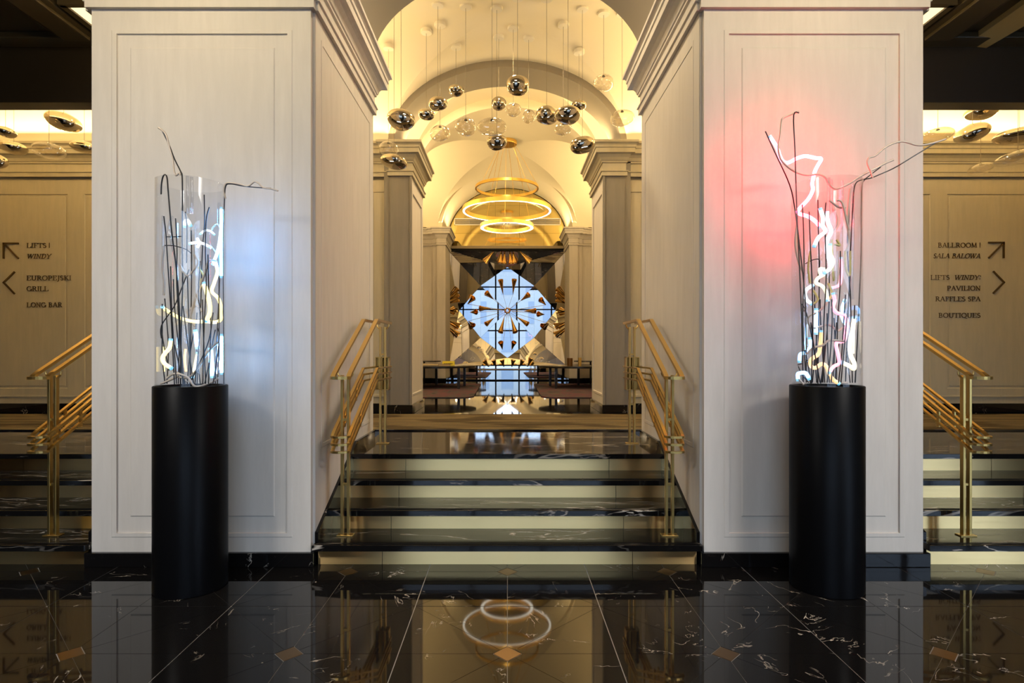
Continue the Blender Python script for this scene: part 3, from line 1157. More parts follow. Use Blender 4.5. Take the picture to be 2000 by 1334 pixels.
# ------------------------------------------------------------------ railings
def railing(cx, label, s):
    R = thing('handrail', label, 'railing', (cx, 4.0, RZ), group='brass stair handrails')

    def loop(zf, zt, wd, th, yend, hw):
        # U-shaped flat bar: back left, slope down, round front end, back up
        sl = [(yend, zt), (4.72, zt), (3.93, zf + .03), (3.90, zf + .012), (3.885, zf)]
        left = [(cx - hw, y, z) for (y, z) in sl]
        right = [(cx + hw, y, z) for (y, z) in sl][::-1]
        mid = []
        for i in range(1, 10):
            a = PI * i / 10
            mid.append((cx - hw * math.cos(a), 3.885 - .05 * math.sin(a) ** 0.7, zf))
        return MB().ribbon(left + mid + right, wd, th)
    loop(1.222, 1.645, .030, .020, 5.27, .052).build('top_rail', BRASS, R)
    for k in range(3):
        loop(.835 - .049 * k, 1.258 - .049 * k, .021, .014, 5.27, .055).build('lower_rail', BRASS, R)
    # posts
    for (y, zb, zt) in ((4.0, RZ, 1.235), (5.2, UP, 1.61)):
        for dx in (-.021, .021):
            MB().box(cx + dx - .0085, cx + dx + .0085, y - .016, y + .016, zb, zt).build('post', BRASS, R, bevel=.002)
        MB().box(cx - .055, cx + .055, y - .03, y + .03, zb, zb + .008).build('base_plate', BRASS, R, bevel=.002)
        for zz in (zb + .34, zb + .78):
            MB().box(cx - .021, cx + .021, y - .008, y + .008, zz, zz + .016).build('spacer', BRASS, R)
        for dx in (-1, 1):
            br = spline([(cx + dx * .021, y, zt - .02), (cx + dx * .034, y, zt - .015), (cx + dx * .050, y, zt + .005), (cx + dx * .052, y, zt + .025)], 4)
            MB().tube(br, .006, 6).build('bracket', BRASS, R)
    # wall fixings of the lower rails
    for yy in (4.18, 4.5):
        zz = .835 + (1.258 - .865) * (yy - 3.93) / .79
        for dx in (-1, 1):
            MB().box(cx + dx * .055 - .005, cx + dx * .055 + .005, yy - .012, yy + .012, zz - .10, zz + .03).build('spacer', BRASS, R)
    # boxed joint on the upper post
    m = MB()
    hw, y0, y1, z0, z1 = .058, 5.16, 5.245, 1.055, 1.345
    m.box(cx - hw, cx - hw + .006, y0, y1, z0, z1).box(cx + hw - .006, cx + hw, y0, y1, z0, z1)
    m.box(cx - hw, cx + hw, y0, y1, z1 - .006, z1).box(cx - hw, cx + hw, y0, y1, z0, z0 + .006)
    m.box(cx - .004, cx + .004, y0, y1, z0, z1).box(cx - hw, cx + hw, y1 - .006, y1, z0, z1)
    m.build('joint_box', BRASS, R)


railing(-1.100, 'brass double handrail at the left of the central steps', -1)
railing(1.100, 'brass double handrail at the right of the central steps', 1)
railing(-3.085, 'brass double handrail on the left side stairs below the lifts sign', -1)
railing(3.115, 'brass double handrail on the right side stairs below the ballroom sign', 1)

# ------------------------------------------------------------------ direction signs: small serif letters from strokes
TW, TN = .14, .07                          # thick and thin strokes


def arc(cx, cy, rx, ry, a0, a1, n=8):
    return [(cx + rx * math.cos(math.radians(a0 + (a1 - a0) * i / n)), cy + ry * math.sin(math.radians(a0 + (a1 - a0) * i / n))) for i in range(n + 1)]


def serif(x, y, w_=.16):
    return ([(x - w_, y), (x + w_, y)], TN)


def stem(x, serifs=True):
    out = [([(x, 0), (x, 1)], TW)]
    if serifs:
        out += [serif(x, .04), serif(x, .96)]
    return out


GLYPH = {
    'L': (.78, stem(.2) + [([(.2, .04), (.70, .04), (.73, .26)], TN)]),
    'I': (.42, stem(.21)),
    'F': (.74, stem(.2) + [([(.2, .96), (.66, .96), (.68, .76)], TN), ([(.2, .52), (.55, .52)], TN)]),
    'E': (.80, stem(.2) + [([(.2, .96), (.68, .96), (.70, .76)], TN), ([(.2, .52), (.55, .52)], TN), ([(.2, .04), (.72, .04), (.75, .26)], TN)]),
    'T': (.82, [([(.41, 0), (.41, .96)], TW), serif(.41, .04), ([(.05, .74), (.07, .96), (.75, .96), (.77, .74)], TN)]),
    'S': (.64, [(arc(.32, .73, .21, .23, 35, 270, 10) + arc(.32, .27, .23, .24, 90, -145, 10), .13)]),
    'W': (1.22, [([(.10, .96), (.36, .02)], TW), ([(.36, .02), (.62, .96)], TN), ([(.58, .96), (.84, .02)], TW), ([(.84, .02), (1.12, .96)], TN), serif(.10, .96, .13), serif(1.1, .96, .12), serif(.6, .96, .13)]),
    'N': (.94, [([(.18, 0), (.18, 1)], TN), ([(.14, .97), (.76, .03)], TW), ([(.76, 0), (.76, 1)], TN), serif(.18, .04, .16), serif(.12, .96, .1), serif(.76, .96, .16)]),
    'D': (.90, stem(.2) + [([(.2, .96)] + arc(.40, .5, .40, .46, 90, -90, 12) + [(.2, .04)], .13)]),
    'Y': (.86, [([(.08, .96), (.43, .48)], TW), ([(.78, .96), (.43, .48)], TN), ([(.43, .48), (.43, 0)], TW), serif(.43, .04), serif(.08, .96, .13), serif(.78, .96, .12)]),
    'U': (.90, [([(.18, .98)] + arc(.45, .33, .27, .30, 180, 360, 10) + [(.72, .98)], .12), ([(.18, .98), (.18, .35)], TW), serif(.18, .96), serif(.72, .96, .16)]),
    'R': (.88, stem(.2) + [([(.2, .96)] + arc(.40, .73, .26, .23, 90, -90, 9) + [(.2, .50)], .12), ([(.42, .50), (.78, .04)], TW), serif(.78, .04, .1)]),
    'P': (.76, stem(.2) + [([(.2, .96)] + arc(.40, .71, .27, .25, 90, -90, 9) + [(.2, .46)], .12)]),
    'B': (.80, stem(.2) + [([(.2, .96)] + arc(.38, .74, .22, .22, 90, -90, 8) + [(.2, .52)], .12), ([(.2, .52)] + arc(.40, .28, .27, .24, 90, -90, 8) + [(.2, .04)], .12)]),
    'O': (.98, [(arc(.49, .5, .40, .47, 0, 360, 20), .13)]),
    'Q': (.98, [(arc(.49, .5, .40, .47, 0, 360, 20), .13), ([(.5, .1), (.72, -.08), (1.0, -.18)], TN)]),
    'G': (.94, [(arc(.48, .5, .39, .47, 45, 335, 16), .13), ([(.83, .02), (.83, .42)], TW), serif(.80, .42, .17)]),
    'J': (.46, [([(.26, .98), (.26, .05), (.20, -.15), (.02, -.2)], .13), serif(.26, .96)]),
    'K': (.88, stem(.2) + [([(.72, .96), (.26, .48)], TN), ([(.34, .55), (.78, .04)], TW), serif(.72, .96, .13), serif(.80, .04, .12)]),
    'A': (.92, [([(.12, .03), (.46, 1)], TN), ([(.46, 1), (.80, .03)], TW), ([(.24, .36), (.66, .36)], TN), serif(.12, .04, .13), serif(.80, .04, .14)]),
    'V': (.90, [([(.10, .96), (.45, 0)], TW), ([(.45, 0), (.80, .96)], TN), serif(.10, .96, .14), serif(.80, .96, .13)]),
    'M': (1.10, [([(.16, 0), (.22, 1)], TN), ([(.22, 1), (.55, .08)], TW), ([(.55, .08), (.88, 1)], TN), ([(.88, 1), (.94, 0)], TW), serif(.16, .04, .14), serif(.94, .04, .16)]),
    '|': (.34, [([(.17, -.02), (.17, 1.0)], .07)]),
    ':': (.36, [([(.18, .10), (.18, .24)], .15), ([(.18, .72), (.18, .86)], .15)]),
    ' ': (.42, []),
}


def text_width(t, k):
    return sum(GLYPH[c][0] * k for c in t)


def lettering(sg, t, px0, py_base, hpx, d, align='l', italic=False, ratio=1.0, width_px=None):
    h = hpx * d / F
    wtot = text_width(t, 1.0)
    kx = (width_px * d / F / h) / wtot if width_px else ratio
    org = P(px0, py_base, d)
    x = 0 if align == 'l' else -wtot * kx
    th = .006
    for ch in t:
        m = MB()
        wd, st = GLYPH[ch]
        for (pl, tw) in st:
            for (p, q) in zip(pl[:-1], pl[1:]):
                def W_(pt):
                    sx_ = (pt[1] * .22 if italic else 0)
                    return Vector((org.x + (x + (pt[0] + sx_) * kx) * h, org.z + pt[1] * h))
                A, B = W_(p), W_(q)
                dv = B - A
                if dv.length < 1e-6:
                    continue
                nv = Vector((-dv.y, dv.x)).normalized() * tw * h / 2
                e = dv.normalized() * tw * h * .12
                quad = [A - e - nv, B + e - nv, B + e + nv, A - e + nv]
                m.slab([(c.x, d, c.y) for c in quad], (0, -1, 0), th)
        x += wd * kx
        if m.v:
            m.build('letter', LETTER, sg)


def bar(sg, pts, d, wpx=3.0):
    m = MB()
    for (p, q) in zip(pts[:-1], pts[1:]):
        A, B = P(*p, d), P(*q, d)
        dv = (B - A).normalized()
        nv = Vector((-dv.z, 0, dv.x)) * wpx * d / F / 2
        e = dv * wpx * d / F / 2
        m.slab([A - e - nv, B + e - nv, B + e + nv, A - e + nv], (0, -1, 0), .014)
    return m


SD = WB + .0035
sg = thing('wall_sign', 'raised bronze sign reading LIFTS, EUROPEJSKI GRILL and LONG BAR', 'sign', P(70, 540, SD))
m = bar(sg, [(36, 475.5), (8, 475.5), (8, 504)], SD)
m2 = bar(sg, [(8.5, 476), (36, 504)], SD)
m.v += []
b0 = len(m.v)
m.v += m2.v
m.f += [tuple(i + b0 for i in f) for f in m2.f]
m.build('arrow', LETTER, sg)
bar(sg, [(28.5, 532), (8, 552), (28.5, 573)], SD).build('arrow', LETTER, sg)
lettering(sg, 'LIFTS', 52, 484, 9.2, SD, width_px=39)
lettering(sg, '|', 95, 484, 9.6, SD)
lettering(sg, 'WINDY', 52, 505, 9.2, SD, italic=True, width_px=47)
lettering(sg, 'EUROPEJSKI', 52, 547.5, 9.2, SD, width_px=88)
lettering(sg, 'GRILL', 52, 568.5, 9.2, SD, width_px=43)
lettering(sg, 'LONG BAR', 52, 600, 9.2, SD, width_px=70)
sg = thing('wall_sign', 'raised bronze sign reading BALLROOM, PAVILION, RAFFLES SPA and BOUTIQUES', 'sign', P(1880, 550, SD))
m = bar(sg, [(1931, 474), (1959.5, 474), (1959.5, 503)], SD)
m2 = bar(sg, [(1959, 475), (1931, 503)], SD)
b0 = len(m.v)
m.v += m2.v
m.f += [tuple(i + b0 for i in f) for f in m2.f]
m.build('arrow', LETTER, sg)
bar(sg, [(1940, 531), (1960, 551.5), (1940, 572)], SD).build('arrow', LETTER, sg)
lettering(sg, 'BALLROOM', 1908, 483.5, 9.2, SD, align='r', width_px=77)
lettering(sg, '|', 1912, 483.5, 9.6, SD)
lettering(sg, 'SALA BALOWA', 1914.5, 504.5, 9.2, SD, align='r', italic=True, width_px=93)
lettering(sg, 'LIFTS', 1854.5, 546.5, 9.2, SD, align='r', width_px=38)
lettering(sg, 'WINDY:', 1915, 546.5, 9.2, SD, align='r', italic=True, width_px=52)
lettering(sg, 'PAVILION', 1915, 567.5, 9.2, SD, align='r', width_px=66)
lettering(sg, 'RAFFLES SPA', 1915, 588.5, 9.2, SD, align='r', width_px=89)
lettering(sg, 'BOUTIQUES', 1915, 620.5, 9.2, SD, align='r', width_px=83)

# ------------------------------------------------------------------ pedestals and neon sculptures
PD = 3.505
PR = .201


def pedestal(px, label):
    cx = (px - CX) * PD / F
    o = MB().lathe([(PR - .004, 0), (PR, .004), (PR, 1.19), (PR - .003, 1.194), (PR - .007, 1.194), (PR - .007, 1.180), (0, 1.180)], (cx, PD, 0), 96).build('pedestal', BLACK, None, smooth=40)
    # true origin at the base
    tag(o, label, 'pedestal')
    return cx


cxl = pedestal(373, 'tall black cylindrical pedestal under the blue and yellow neon vase')
cxr = pedestal(1614, 'tall black cylindrical pedestal under the pink neon vase')


class Sculpt:
    def __init__(self, name, label, cx, zx, zy, sc, vr, vtop):
        self.o = thing(name, label, 'sculpture', (cx, PD, 1.18))
        self.cx, self.zx, self.zy, self.sc, self.vr = cx, zx, zy, sc, vr
        m = MB()
        m.lathe([(vr, 1.181), (vr, vtop), (vr - .004, vtop), (vr - .004, 1.181)], (cx, PD, 0), 96, cap=False)
        m.build('acrylic_cylinder', CLEAR, self.o, smooth=40)
        self.k = 0

    def pt(self, p, off=0.0):
        px, py = self.zx + p[0] * self.sc, self.zy + p[1] * self.sc
        d = PD + off
        q = P(px, py, d)
        # keep inside the cylinder below its rim
        q.z = max(q.z, 1.187)
        return q

    def off(self):
        self.k += 1
        return ((self.k * 0.61803) % 1.0 - .5) * .22

    def path(self, pts, off, inside=True):
        out = []
        lim = (self.vr - .018)
        for i, p in enumerate(pts):
            o = off if len(p) < 3 else p[2]
            q = self.pt(p, o)
            if inside:
                r = math.hypot(q.x - self.cx, q.y - PD)
                if r > lim:
                    # bring closer to the axis plane, then clamp
                    q = self.pt(p, o * .2)
                    dx, dy = q.x - self.cx, q.y - PD
                    r = math.hypot(dx, dy)
                    if r > lim:
                        q.x = self.cx + dx * lim / r
                        q.y = PD + dy * lim / r
            out.append(q)
        return out

    def neon(self, pts, m, r=.009, off=None, label=None, inside=True, ends=True, name='neon_tube'):
        off = self.off() * .8 if off is None else off
        pa = spline(self.path(pts, off, inside), 5)
        ob = MB().tube(pa, r, 10).build(name, m, self.o, smooth=60, label=label)
        if ends:
            for (a, b_) in ((pa[0], pa[1]), (pa[-1], pa[-2])):
                dr = (a - b_).normalized()
                MB().tube([a, a + dr * .013], r * 1.05, 8).build('electrode', N_CYAN, ob, smooth=60)
        return ob

    def clear(self, pts, m, r=.0065, off=None, inside=True, label=None):
        off = self.off() if off is None else off
        return MB().tube(spline(self.path(pts, off, inside), 5), r, 8).build('glass_tube', m, self.o, smooth=60, label=label)

    def rod(self, pts, r=.0032, off=None, inside=True):
        off = self.off() if off is None else off
        return MB().tube(spline(self.path(pts, off, inside), 4), r, 6).build('wire_rod', ROD, self.o, smooth=60)


# left: zoom frame origin (240, 220), scale .4197
A = Sculpt('neon_sculpture', 'clear cylinder of blue and yellow neon branches with two thin tips bent outward', cxl, 240, 220, .4197, .190, 2.392)
A.neon([(185, 908), (222, 932), (270, 957), (330, 972), (385, 972), (430, 975), (466, 962), (490, 932), (482, 897), (442, 862), (414, 832), (424, 795), (440, 742), (432, 700)], N_YEL, .010, .06, 'lit yellow neon tube curling round the middle')
A.neon([(378, 800), (392, 840), (404, 895), (402, 940), (388, 965)], N_YEL, .012, -.05, 'thick lit yellow neon tube')
A.neon([(222, 1062), (217, 1095), (196, 1120), (184, 1145), (194, 1168), (220, 1186)], N_YEL, .011, -.10, 'short lit yellow neon tube near the base')
A.neon([(420, 700), (438, 655), (450, 600), (456, 545)], N_WHITE, .009, .02, 'lit white neon tube')
A.neon([(286, 525), (290, 508), (302, 503), (312, 520)], N_WHITE, .010, .03, 'small lit white neon hook')
A.neon([(318, 608), (350, 604), (380, 612), (402, 624)], N_WHITE, .008, .0, 'short lit white neon tube')
A.neon([(345, 585), (356, 606), (346, 628)], N_WHITE, .008, -.01, 'short lit white neon tube', ends=False)
A.neon([(366, 560), (385, 548), (408, 552), (420, 562)], N_WHITE, .006, .05, 'thin lit white neon arch')
A.neon([(482, 450), (486, 540), (485, 640), (480, 760)], N_BLUEHI, .007, .10, 'bright blue neon tube at the rear right')
A.neon([(468, 1040), (462, 1120), (466, 1210)], N_BLUEMID, .008, .13, 'blue neon tube low at the rear right')
A.neon([(408, 1105), (412, 1160), (418, 1225)], N_BLUE, .014, .04, 'thick blue neon tube near the base')
A.neon([(338, 1020), (342, 1055), (346, 1090)], N_BLUE, .012, -.02, 'short blue neon tube')
A.neon([(345, 1125), (336, 1170), (326, 1225)], N_CREAM, .008, .03, 'dim cream neon tube')
A.neon([(180, 1090), (176, 1150), (180, 1205)], N_YEL, .006, .10, 'thin yellow neon tube behind', ends=False)
A.neon([(292, 1100), (288, 1150), (294, 1205)], N_ORANGE, .007, .06, 'thin orange neon tube', ends=False)
A.neon([(445, 1080), (436, 1130), (448, 1170), (436, 1215)], N_CREAM, .006, .09, 'thin cream neon tube', ends=False)
for pts in ([(192, 620), (168, 680), (178, 735), (192, 790), (190, 850)], [(432, 690), (400, 690), (385, 740), (352, 830), (330, 890), (312, 960)], [(455, 540), (440, 520), (415, 540), (400, 600), (440, 660)],
            [(245, 1225), (300, 1235), (345, 1195), (400, 1110), (450, 1065)], [(200, 1240), (240, 1215), (300, 1230), (340, 1275), (420, 1250), (470, 1235)], [(220, 1190), (260, 1215), (300, 1255)],
            [(175, 1262), (230, 1240), (262, 1222)], [(340, 900), (300, 930), (335, 995)], [(322, 905), (345, 900), (368, 925)], [(330, 660), (350, 700), (300, 760), (265, 705)]):
    A.clear(pts, TUBE_OFF)
for pts in ([(188, 480), (178, 520), (184, 575), (176, 640)], [(300, 295), (302, 380), (300, 470)], [(320, 300), (322, 400), (318, 470)], [(340, 520), (338, 640), (344, 760)], [(465, 420), (470, 470), (462, 520)], [(230, 480), (215, 540), (226, 600), (240, 660)]):
    A.clear(pts, TUBE_CLEAR, .009)
A.clear([(352, 835), (360, 790), (375, 760), (352, 720)], TUBE_YOFF, .006)
# outer branches leaving the vase at the top
A.clear([(165, 70), (198, 98), (214, 150), (232, 215), (238, 270), (248, 292), (262, 280), (268, 290)], TUBE_OFF, .0055, .0, inside=False, label='thin pale branch bent up to the left')
A.rod([(182, 82), (215, 150), (240, 215), (268, 272), (276, 300), (277, 420), (276, 600), (278, 800), (272, 1000), (268, 1270)], .0038, .0, inside=False)
A.clear([(478, 400), (470, 360), (480, 330), (510, 328), (545, 334), (582, 342), (612, 322), (632, 330), (655, 350), (690, 355), (722, 364)], TUBE_OFF, .0050, .02, inside=False, label='thin pale branch reaching out to the right')
A.rod([(690, 352), (620, 348), (560, 342), (500, 332), (478, 345), (472, 420), (466, 600), (468, 900), (470, 1262)], .0032, .02, inside=False)
A.rod([(178, 380), (180, 330), (190, 292), (205, 300), (212, 380), (228, 560), (248, 720), (262, 900), (270, 1100), (280, 1268)], .0040, -.06)
rods = [[(190, 482), (200, 560), (208, 690), (222, 900), (232, 1100), (240, 1265)], [(245, 492), (252, 640), (250, 800), (262, 1000), (258, 1262)], [(290, 462), (298, 540), (296, 700)], [(318, 548), (320, 700), (318, 900), (312, 1262)],
        [(378, 382), (380, 520), (370, 640), (362, 900), (352, 1100), (345, 1265)], [(402, 440), (388, 500), (384, 640), (388, 800), (378, 1000), (372, 1262)], [(200, 578), (240, 578), (272, 576)], [(195, 618), (240, 620), (290, 635), (320, 656)],
        [(222, 715), (226, 880), (232, 1000), (250, 1262)], [(235, 775), (240, 900), (262, 1100), (290, 1265)], [(308, 730), (280, 800), (240, 900), (180, 990), (158, 1050)], [(195, 865), (205, 980), (212, 1100), (205, 1262)],
        [(160, 890), (170, 1000), (180, 1130), (196, 1262)], [(178, 995), (190, 1080), (215, 1200)], [(430, 1010), (420, 1060), (405, 1150), (380, 1262)], [(440, 1000), (452, 1040), (440, 1130), (420, 1260)], [(360, 690), (352, 840), (360, 1000), (335, 1262)],
        [(445, 650), (450, 780), (440, 1000), (430, 1262)], [(468, 760), (462, 900), (452, 1100), (440, 1262)], [(330, 1020), (310, 1140), (300, 1265)], [(280, 900), (300, 1060), (330, 1265)], [(396, 660), (400, 840), (410, 1000), (398, 1262)],
        [(240, 1080), (262, 1180), (270, 1265)], [(420, 930), (400, 1060), (350, 1180), (310, 1262)], [(345, 930), (340, 1060), (360, 1262)], [(255, 900), (270, 1080), (285, 1262)], [(370, 870), (376, 1060), (386, 1262)], [(300, 760), (306, 940), (316, 1265)]]
for pts in rods:
    A.rod(pts)

# right: zoom frame origin (1440, 180), scale .4497
B = Sculpt('neon_sculpture', 'clear cylinder of pink and white neon branches with long tips reaching over the rim', cxr, 1440, 180, .4497, .190, 2.392)
B.neon([(145, 197), (172, 240), (186, 280), (200, 302), (222, 306), (258, 288), (295, 278), (340, 286), (364, 290), (350, 318), (337, 345), (326, 395), (328, 425), (308, 465), (270, 506), (266, 526), (308, 540), (338, 560), (356, 580)], N_PINK, .0105, .06, 'brightly lit pink neon branch rising over the rim', inside=False)
B.neon([(362, 512), (372, 545), (372, 580), (382, 605), (352, 632), (336, 664)], N_WHITE, .011, -.04, 'lit white neon tube')
B.neon([(390, 527), (394, 565), (408, 605), (392, 640), (388, 690), (400, 730), (405, 755)], N_WHITE, .011, .02, 'long lit white neon tube')
B.neon([(402, 668), (402, 700), (416, 735), (402, 766), (382, 782)], N_CREAM, .011, -.06, 'lit cream neon tube')
B.neon([(378, 770), (360, 768), (362, 790), (376, 792), (350, 808), (342, 828), (368, 842), (386, 868), (392, 900)], N_CREAM, .010, -.03, 'lit yellow neon spiral')
B.neon([(322, 842), (300, 858), (294, 880), (302, 902), (318, 916)], N_WHITE, .010, .02, 'curved white neon tube')
B.neon([(450, 726), (452, 785), (444, 835), (412, 850)], N_ROSE, .009, .05, 'pink neon tube at mid height')
B.neon([(418, 880), (424, 905), (416, 935), (432, 958), (465, 970), (476, 1000), (472, 1045), (462, 1082), (430, 1090), (440, 1150), (442, 1178), (418, 1192), (402, 1214)], N_ROSE, .010, -.05, 'long pink neon tube zigzagging down')
B.neon([(343, 948), (342, 1000), (342, 1044)], N_BLUE, .011, .03, 'straight blue neon tube')
B.neon([(465, 908), (456, 940), (462, 965)], N_BLUE, .010, .08, 'short blue neon tube')
B.neon([(452, 970), (460, 990), (468, 1005)], N_BLUE, .009, .08, 'short blue neon tube', ends=False)
B.neon([(316, 1074), (316, 1108), (300, 1130), (274, 1138), (270, 1166)], N_BLUEHI if False else N_BLUE, .010, .05, 'bent blue neon tube at the lower left')
B.neon([(264, 1246), (256, 1226), (272, 1220), (296, 1220), (310, 1240)], N_BLUE, .011, -.02, 'small blue neon hook at the base')
B.neon([(365, 1044), (360, 1100), (352, 1138), (322, 1160), (318, 1186), (338, 1198), (368, 1180), (390, 1196), (400, 1226), (418, 1250), (436, 1262)], N_ORANGE, .011, -.02, 'orange neon tube winding to the base')
B.neon([(506, 985), (502, 1030), (490, 1090), (492, 1140), (508, 1178), (506, 1202), (488, 1190), (458, 1176)], N_CREAM, .012, .0, 'thick cream neon tube on the right')
B.neon([(300, 1010), (298, 1060), (292, 1120)], N_BLUE, .006, .14, 'thin blue neon tube behind', ends=False)
B.neon([(518, 995), (520, 1040), (526, 1075), (512, 1110), (505, 1135)], N_CREAM, .006, .08, 'thin cream neon tube', ends=False)
for pts in ([(394, 905), (375, 935), (340, 960), (312, 978), (310, 1002), (332, 1025), (395, 1010), (436, 1036), (460, 1022), (472, 1040)], [(462, 1082), (400, 1078), (370, 1100), (330, 1110), (300, 1140)], [(410, 500), (430, 540), (428, 580), (405, 610)],
            [(490, 420), (478, 560), (486, 640), (470, 700)], [(430, 470), (455, 480), (475, 560), (485, 600)], [(260, 570), (252, 650), (262, 720), (285, 780)], [(265, 1245), (290, 1270)], [(450, 1262), (480, 1262)], [(280, 930), (290, 950), (300, 930)], [(400, 470), (440, 500), (470, 500)]):
    B.clear(pts, TUBE_OFF)
for pts in ([(318, 690), (308, 760), (316, 830)], [(468, 690), (470, 760), (488, 795), (490, 690)], [(420, 660), (445, 665), (430, 640)], [(330, 860), (350, 900), (330, 920)], [(410, 640), (416, 780), (420, 820)], [(258, 600), (255, 680), (275, 770)], [(395, 830), (410, 870), (400, 900)]):
    B.clear(pts, TUBE_YOFF, .0065)
for pts in ([(398, 372), (396, 440), (394, 520)], [(408, 380), (410, 440), (406, 560)], [(455, 385), (455, 480), (450, 660)], [(500, 400), (503, 600), (498, 800), (500, 900)], [(290, 800), (290, 900), (288, 1050)], [(435, 690), (430, 800), (425, 900)]):
    B.clear(pts, TUBE_CLEAR, .008)
B.clear([(266, 84), (232, 97), (200, 112), (192, 130), (186, 190), (178, 235), (186, 285), (212, 318), (252, 346), (300, 360), (352, 357), (382, 370), (398, 398), (428, 420), (480, 400), (540, 362), (600, 332), (640, 310), (678, 294)], TUBE_OFF, .0062, .03, inside=False, label='long tan branch sweeping over the rim')
B.clear([(588, 372), (580, 345), (566, 310), (572, 286), (600, 276), (640, 242), (680, 222), (722, 215), (778, 230), (820, 228), (868, 216), (905, 204)], TUBE_OFF, .0055, .0, inside=False, label='tan branch reaching far right of the vase')
B.rod([(268, 90), (245, 100), (250, 240), (255, 400), (262, 600), (272, 800), (280, 1000), (286, 1262)], .0036, .01, inside=False)
B.rod([(122, 170), (165, 265), (228, 404), (252, 520), (272, 680), (292, 860), (298, 1000), (300, 1262)], .0036, .0, inside=False)
B.rod([(858, 222), (760, 282), (680, 330), (590, 370), (545, 392), (540, 500), (538, 700), (530, 900), (512, 1262)], .0036, .0, inside=False)
B.rod([(622, 326), (590, 350), (556, 376), (512, 400), (502, 500), (494, 640), (488, 800), (480, 1000), (470, 1262)], .0034, .03, inside=False)
rods = [[(486, 428), (484, 560), (478, 640), (484, 800), (492, 900), (500, 1262)], [(282, 488), (288, 600), (290, 800), (284, 1000), (300, 1262)], [(312, 520), (318, 680), (324, 800), (328, 1000), (322, 1265)], [(350, 468), (352, 600), (356, 800), (350, 1262)],
        [(385, 480), (380, 560), (386, 800), (376, 1000), (372, 1262)], [(296, 745), (330, 728), (358, 732), (350, 800)], [(448, 690), (446, 850), (436, 1000), (430, 1262)], [(490, 800), (484, 900), (470, 1050), (450, 1262)], [(335, 840), (338, 960), (345, 1100), (350, 1265)],
        [(390, 960), (392, 1100), (400, 1262)], [(410, 900), (412, 1000), (404, 1140), (390, 1262)], [(280, 920), (300, 960), (330, 1100), (345, 1262)], [(470, 880), (462, 1000), (455, 1120), (440, 1262)], [(360, 900), (364, 1040), (380, 1262)], [(250, 1185), (285, 1178)],
        [(510, 925), (508, 985)], [(420, 980), (424, 1100), (416, 1262)], [(432, 1000), (420, 1130), (408, 1262)], [(350, 1000), (340, 1120), (326, 1262)], [(400, 780), (398, 940), (384, 1100), (366, 1262)], [(320, 1000), (336, 1130), (360, 1262)], [(475, 1050), (482, 1180), (490, 1262)],
        [(295, 1120), (310, 1200), (318, 1265)], [(380, 1100), (374, 1180), (362, 1265)], [(444, 1080), (430, 1180), (424, 1265)], [(255, 1190), (280, 1225), (310, 1262)]]
for pts in rods:
    B.rod(pts)

# ------------------------------------------------------------------ glass pendants
CANOPY = simple('canopy_white', (0.86, 0.80, 0.66), 0.5, noise=.03)
CABLE = simple('steel_cable', (0.20, 0.16, 0.10), 0.4, noise=.1)


def blob_mesh(a, c, seed, glass):
    rnd = random.Random(seed)
    lump = rnd.uniform(-.10, .12)
    ph = rnd.uniform(0, 6.28)
    n, mrow = 40, 22
    v = []
    for i in range(mrow + 1):
        t = PI * i / mrow
        for k in range(n):
            u = 2 * PI * k / n
            r = math.sin(t) ** .92
            z = math.cos(t)
            rr = a * r * (1 + lump * z) * (1 + .05 * math.sin(2 * u + ph) + .03 * math.sin(3 * u + 2 * ph))
            zz = c * z * (1 + .10 * (z < 0) * math.sin(2 * u + ph) * r) + (.10 * c * math.exp(-(r / .22) ** 2) * (1 if z > 0 else -.4))
            v.append((rr * math.cos(u), rr * math.sin(u), zz))
    f = []
    for i in range(mrow):
        for k in range(n):
            f.append((i * n + k, (i + 1) * n + k, (i + 1) * n + (k + 1) % n, i * n + (k + 1) % n))
    me = MB().add(v, f)
    return me.mesh('glass_body', BLOWN if glass else CHROME, smooth=80)


PIDX = 0


def pendant(px, py, hw, hh, kind, tilt, label, d=None):
    global PIDX
    PIDX += 1
    d = d or max(5.95, min(7.25, .125 * F / hw))
    a, c = hw * d / F, hh * d / F
    q = P(px, py, d)
    zc = vault_z(q.x, d) if abs(q.x) < 7 else 4.6
    t = thing('pendant_lamp', label, 'pendant', tuple(q), group='blown glass pendants hanging in the corridor')
    ob = inst(blob_mesh(a, c, PIDX * 13, kind == 'G'), 'glass_body', (0, 0, 0), t, (0, math.radians(tilt), PIDX * 1.0))
    if tilt:
        ob.rotation_euler = (0, math.radians(tilt), 0)
    MB().tube([(q.x, d, q.z + c * .95), (q.x, d, zc)], .0022, 6).build('cable', CABLE, t)
    MB().lathe([(.0, zc - .028), (.062, zc - .026), (.066, zc - .02), (.066, zc + .02)], (q.x, d, 0), 24, cap=False).build('ceiling_canopy', CANOPY, t, smooth=40)
    if kind == 'G':
        MB().lathe([(0, q.z + c * .80), (.018, q.z + c * .80), (.012, q.z + c * 1.0), (0, q.z + c * 1.02)], (q.x, d, 0), 16, cap=False).build('lamp_holder', BLACK, t)


DEP = [5.98, 6.9, 6.4, 7.15, 7.1, 6.3, 6.25, 5.92, 7.15, 6.5, 6.5, 6.45, 6.8, 6.45, 6.1, 6.9, 7.1, 6.8, 6.6, 6.6, 7.1]
DEP_L = [6.6, 6.15, 7.0, 5.95, 6.9, 6.45]
DEP_R = [6.95, 6.35, 5.9, 6.6, 7.1, 6.05]


def z3(x, y):
    return 700 + x * .29, y * .29


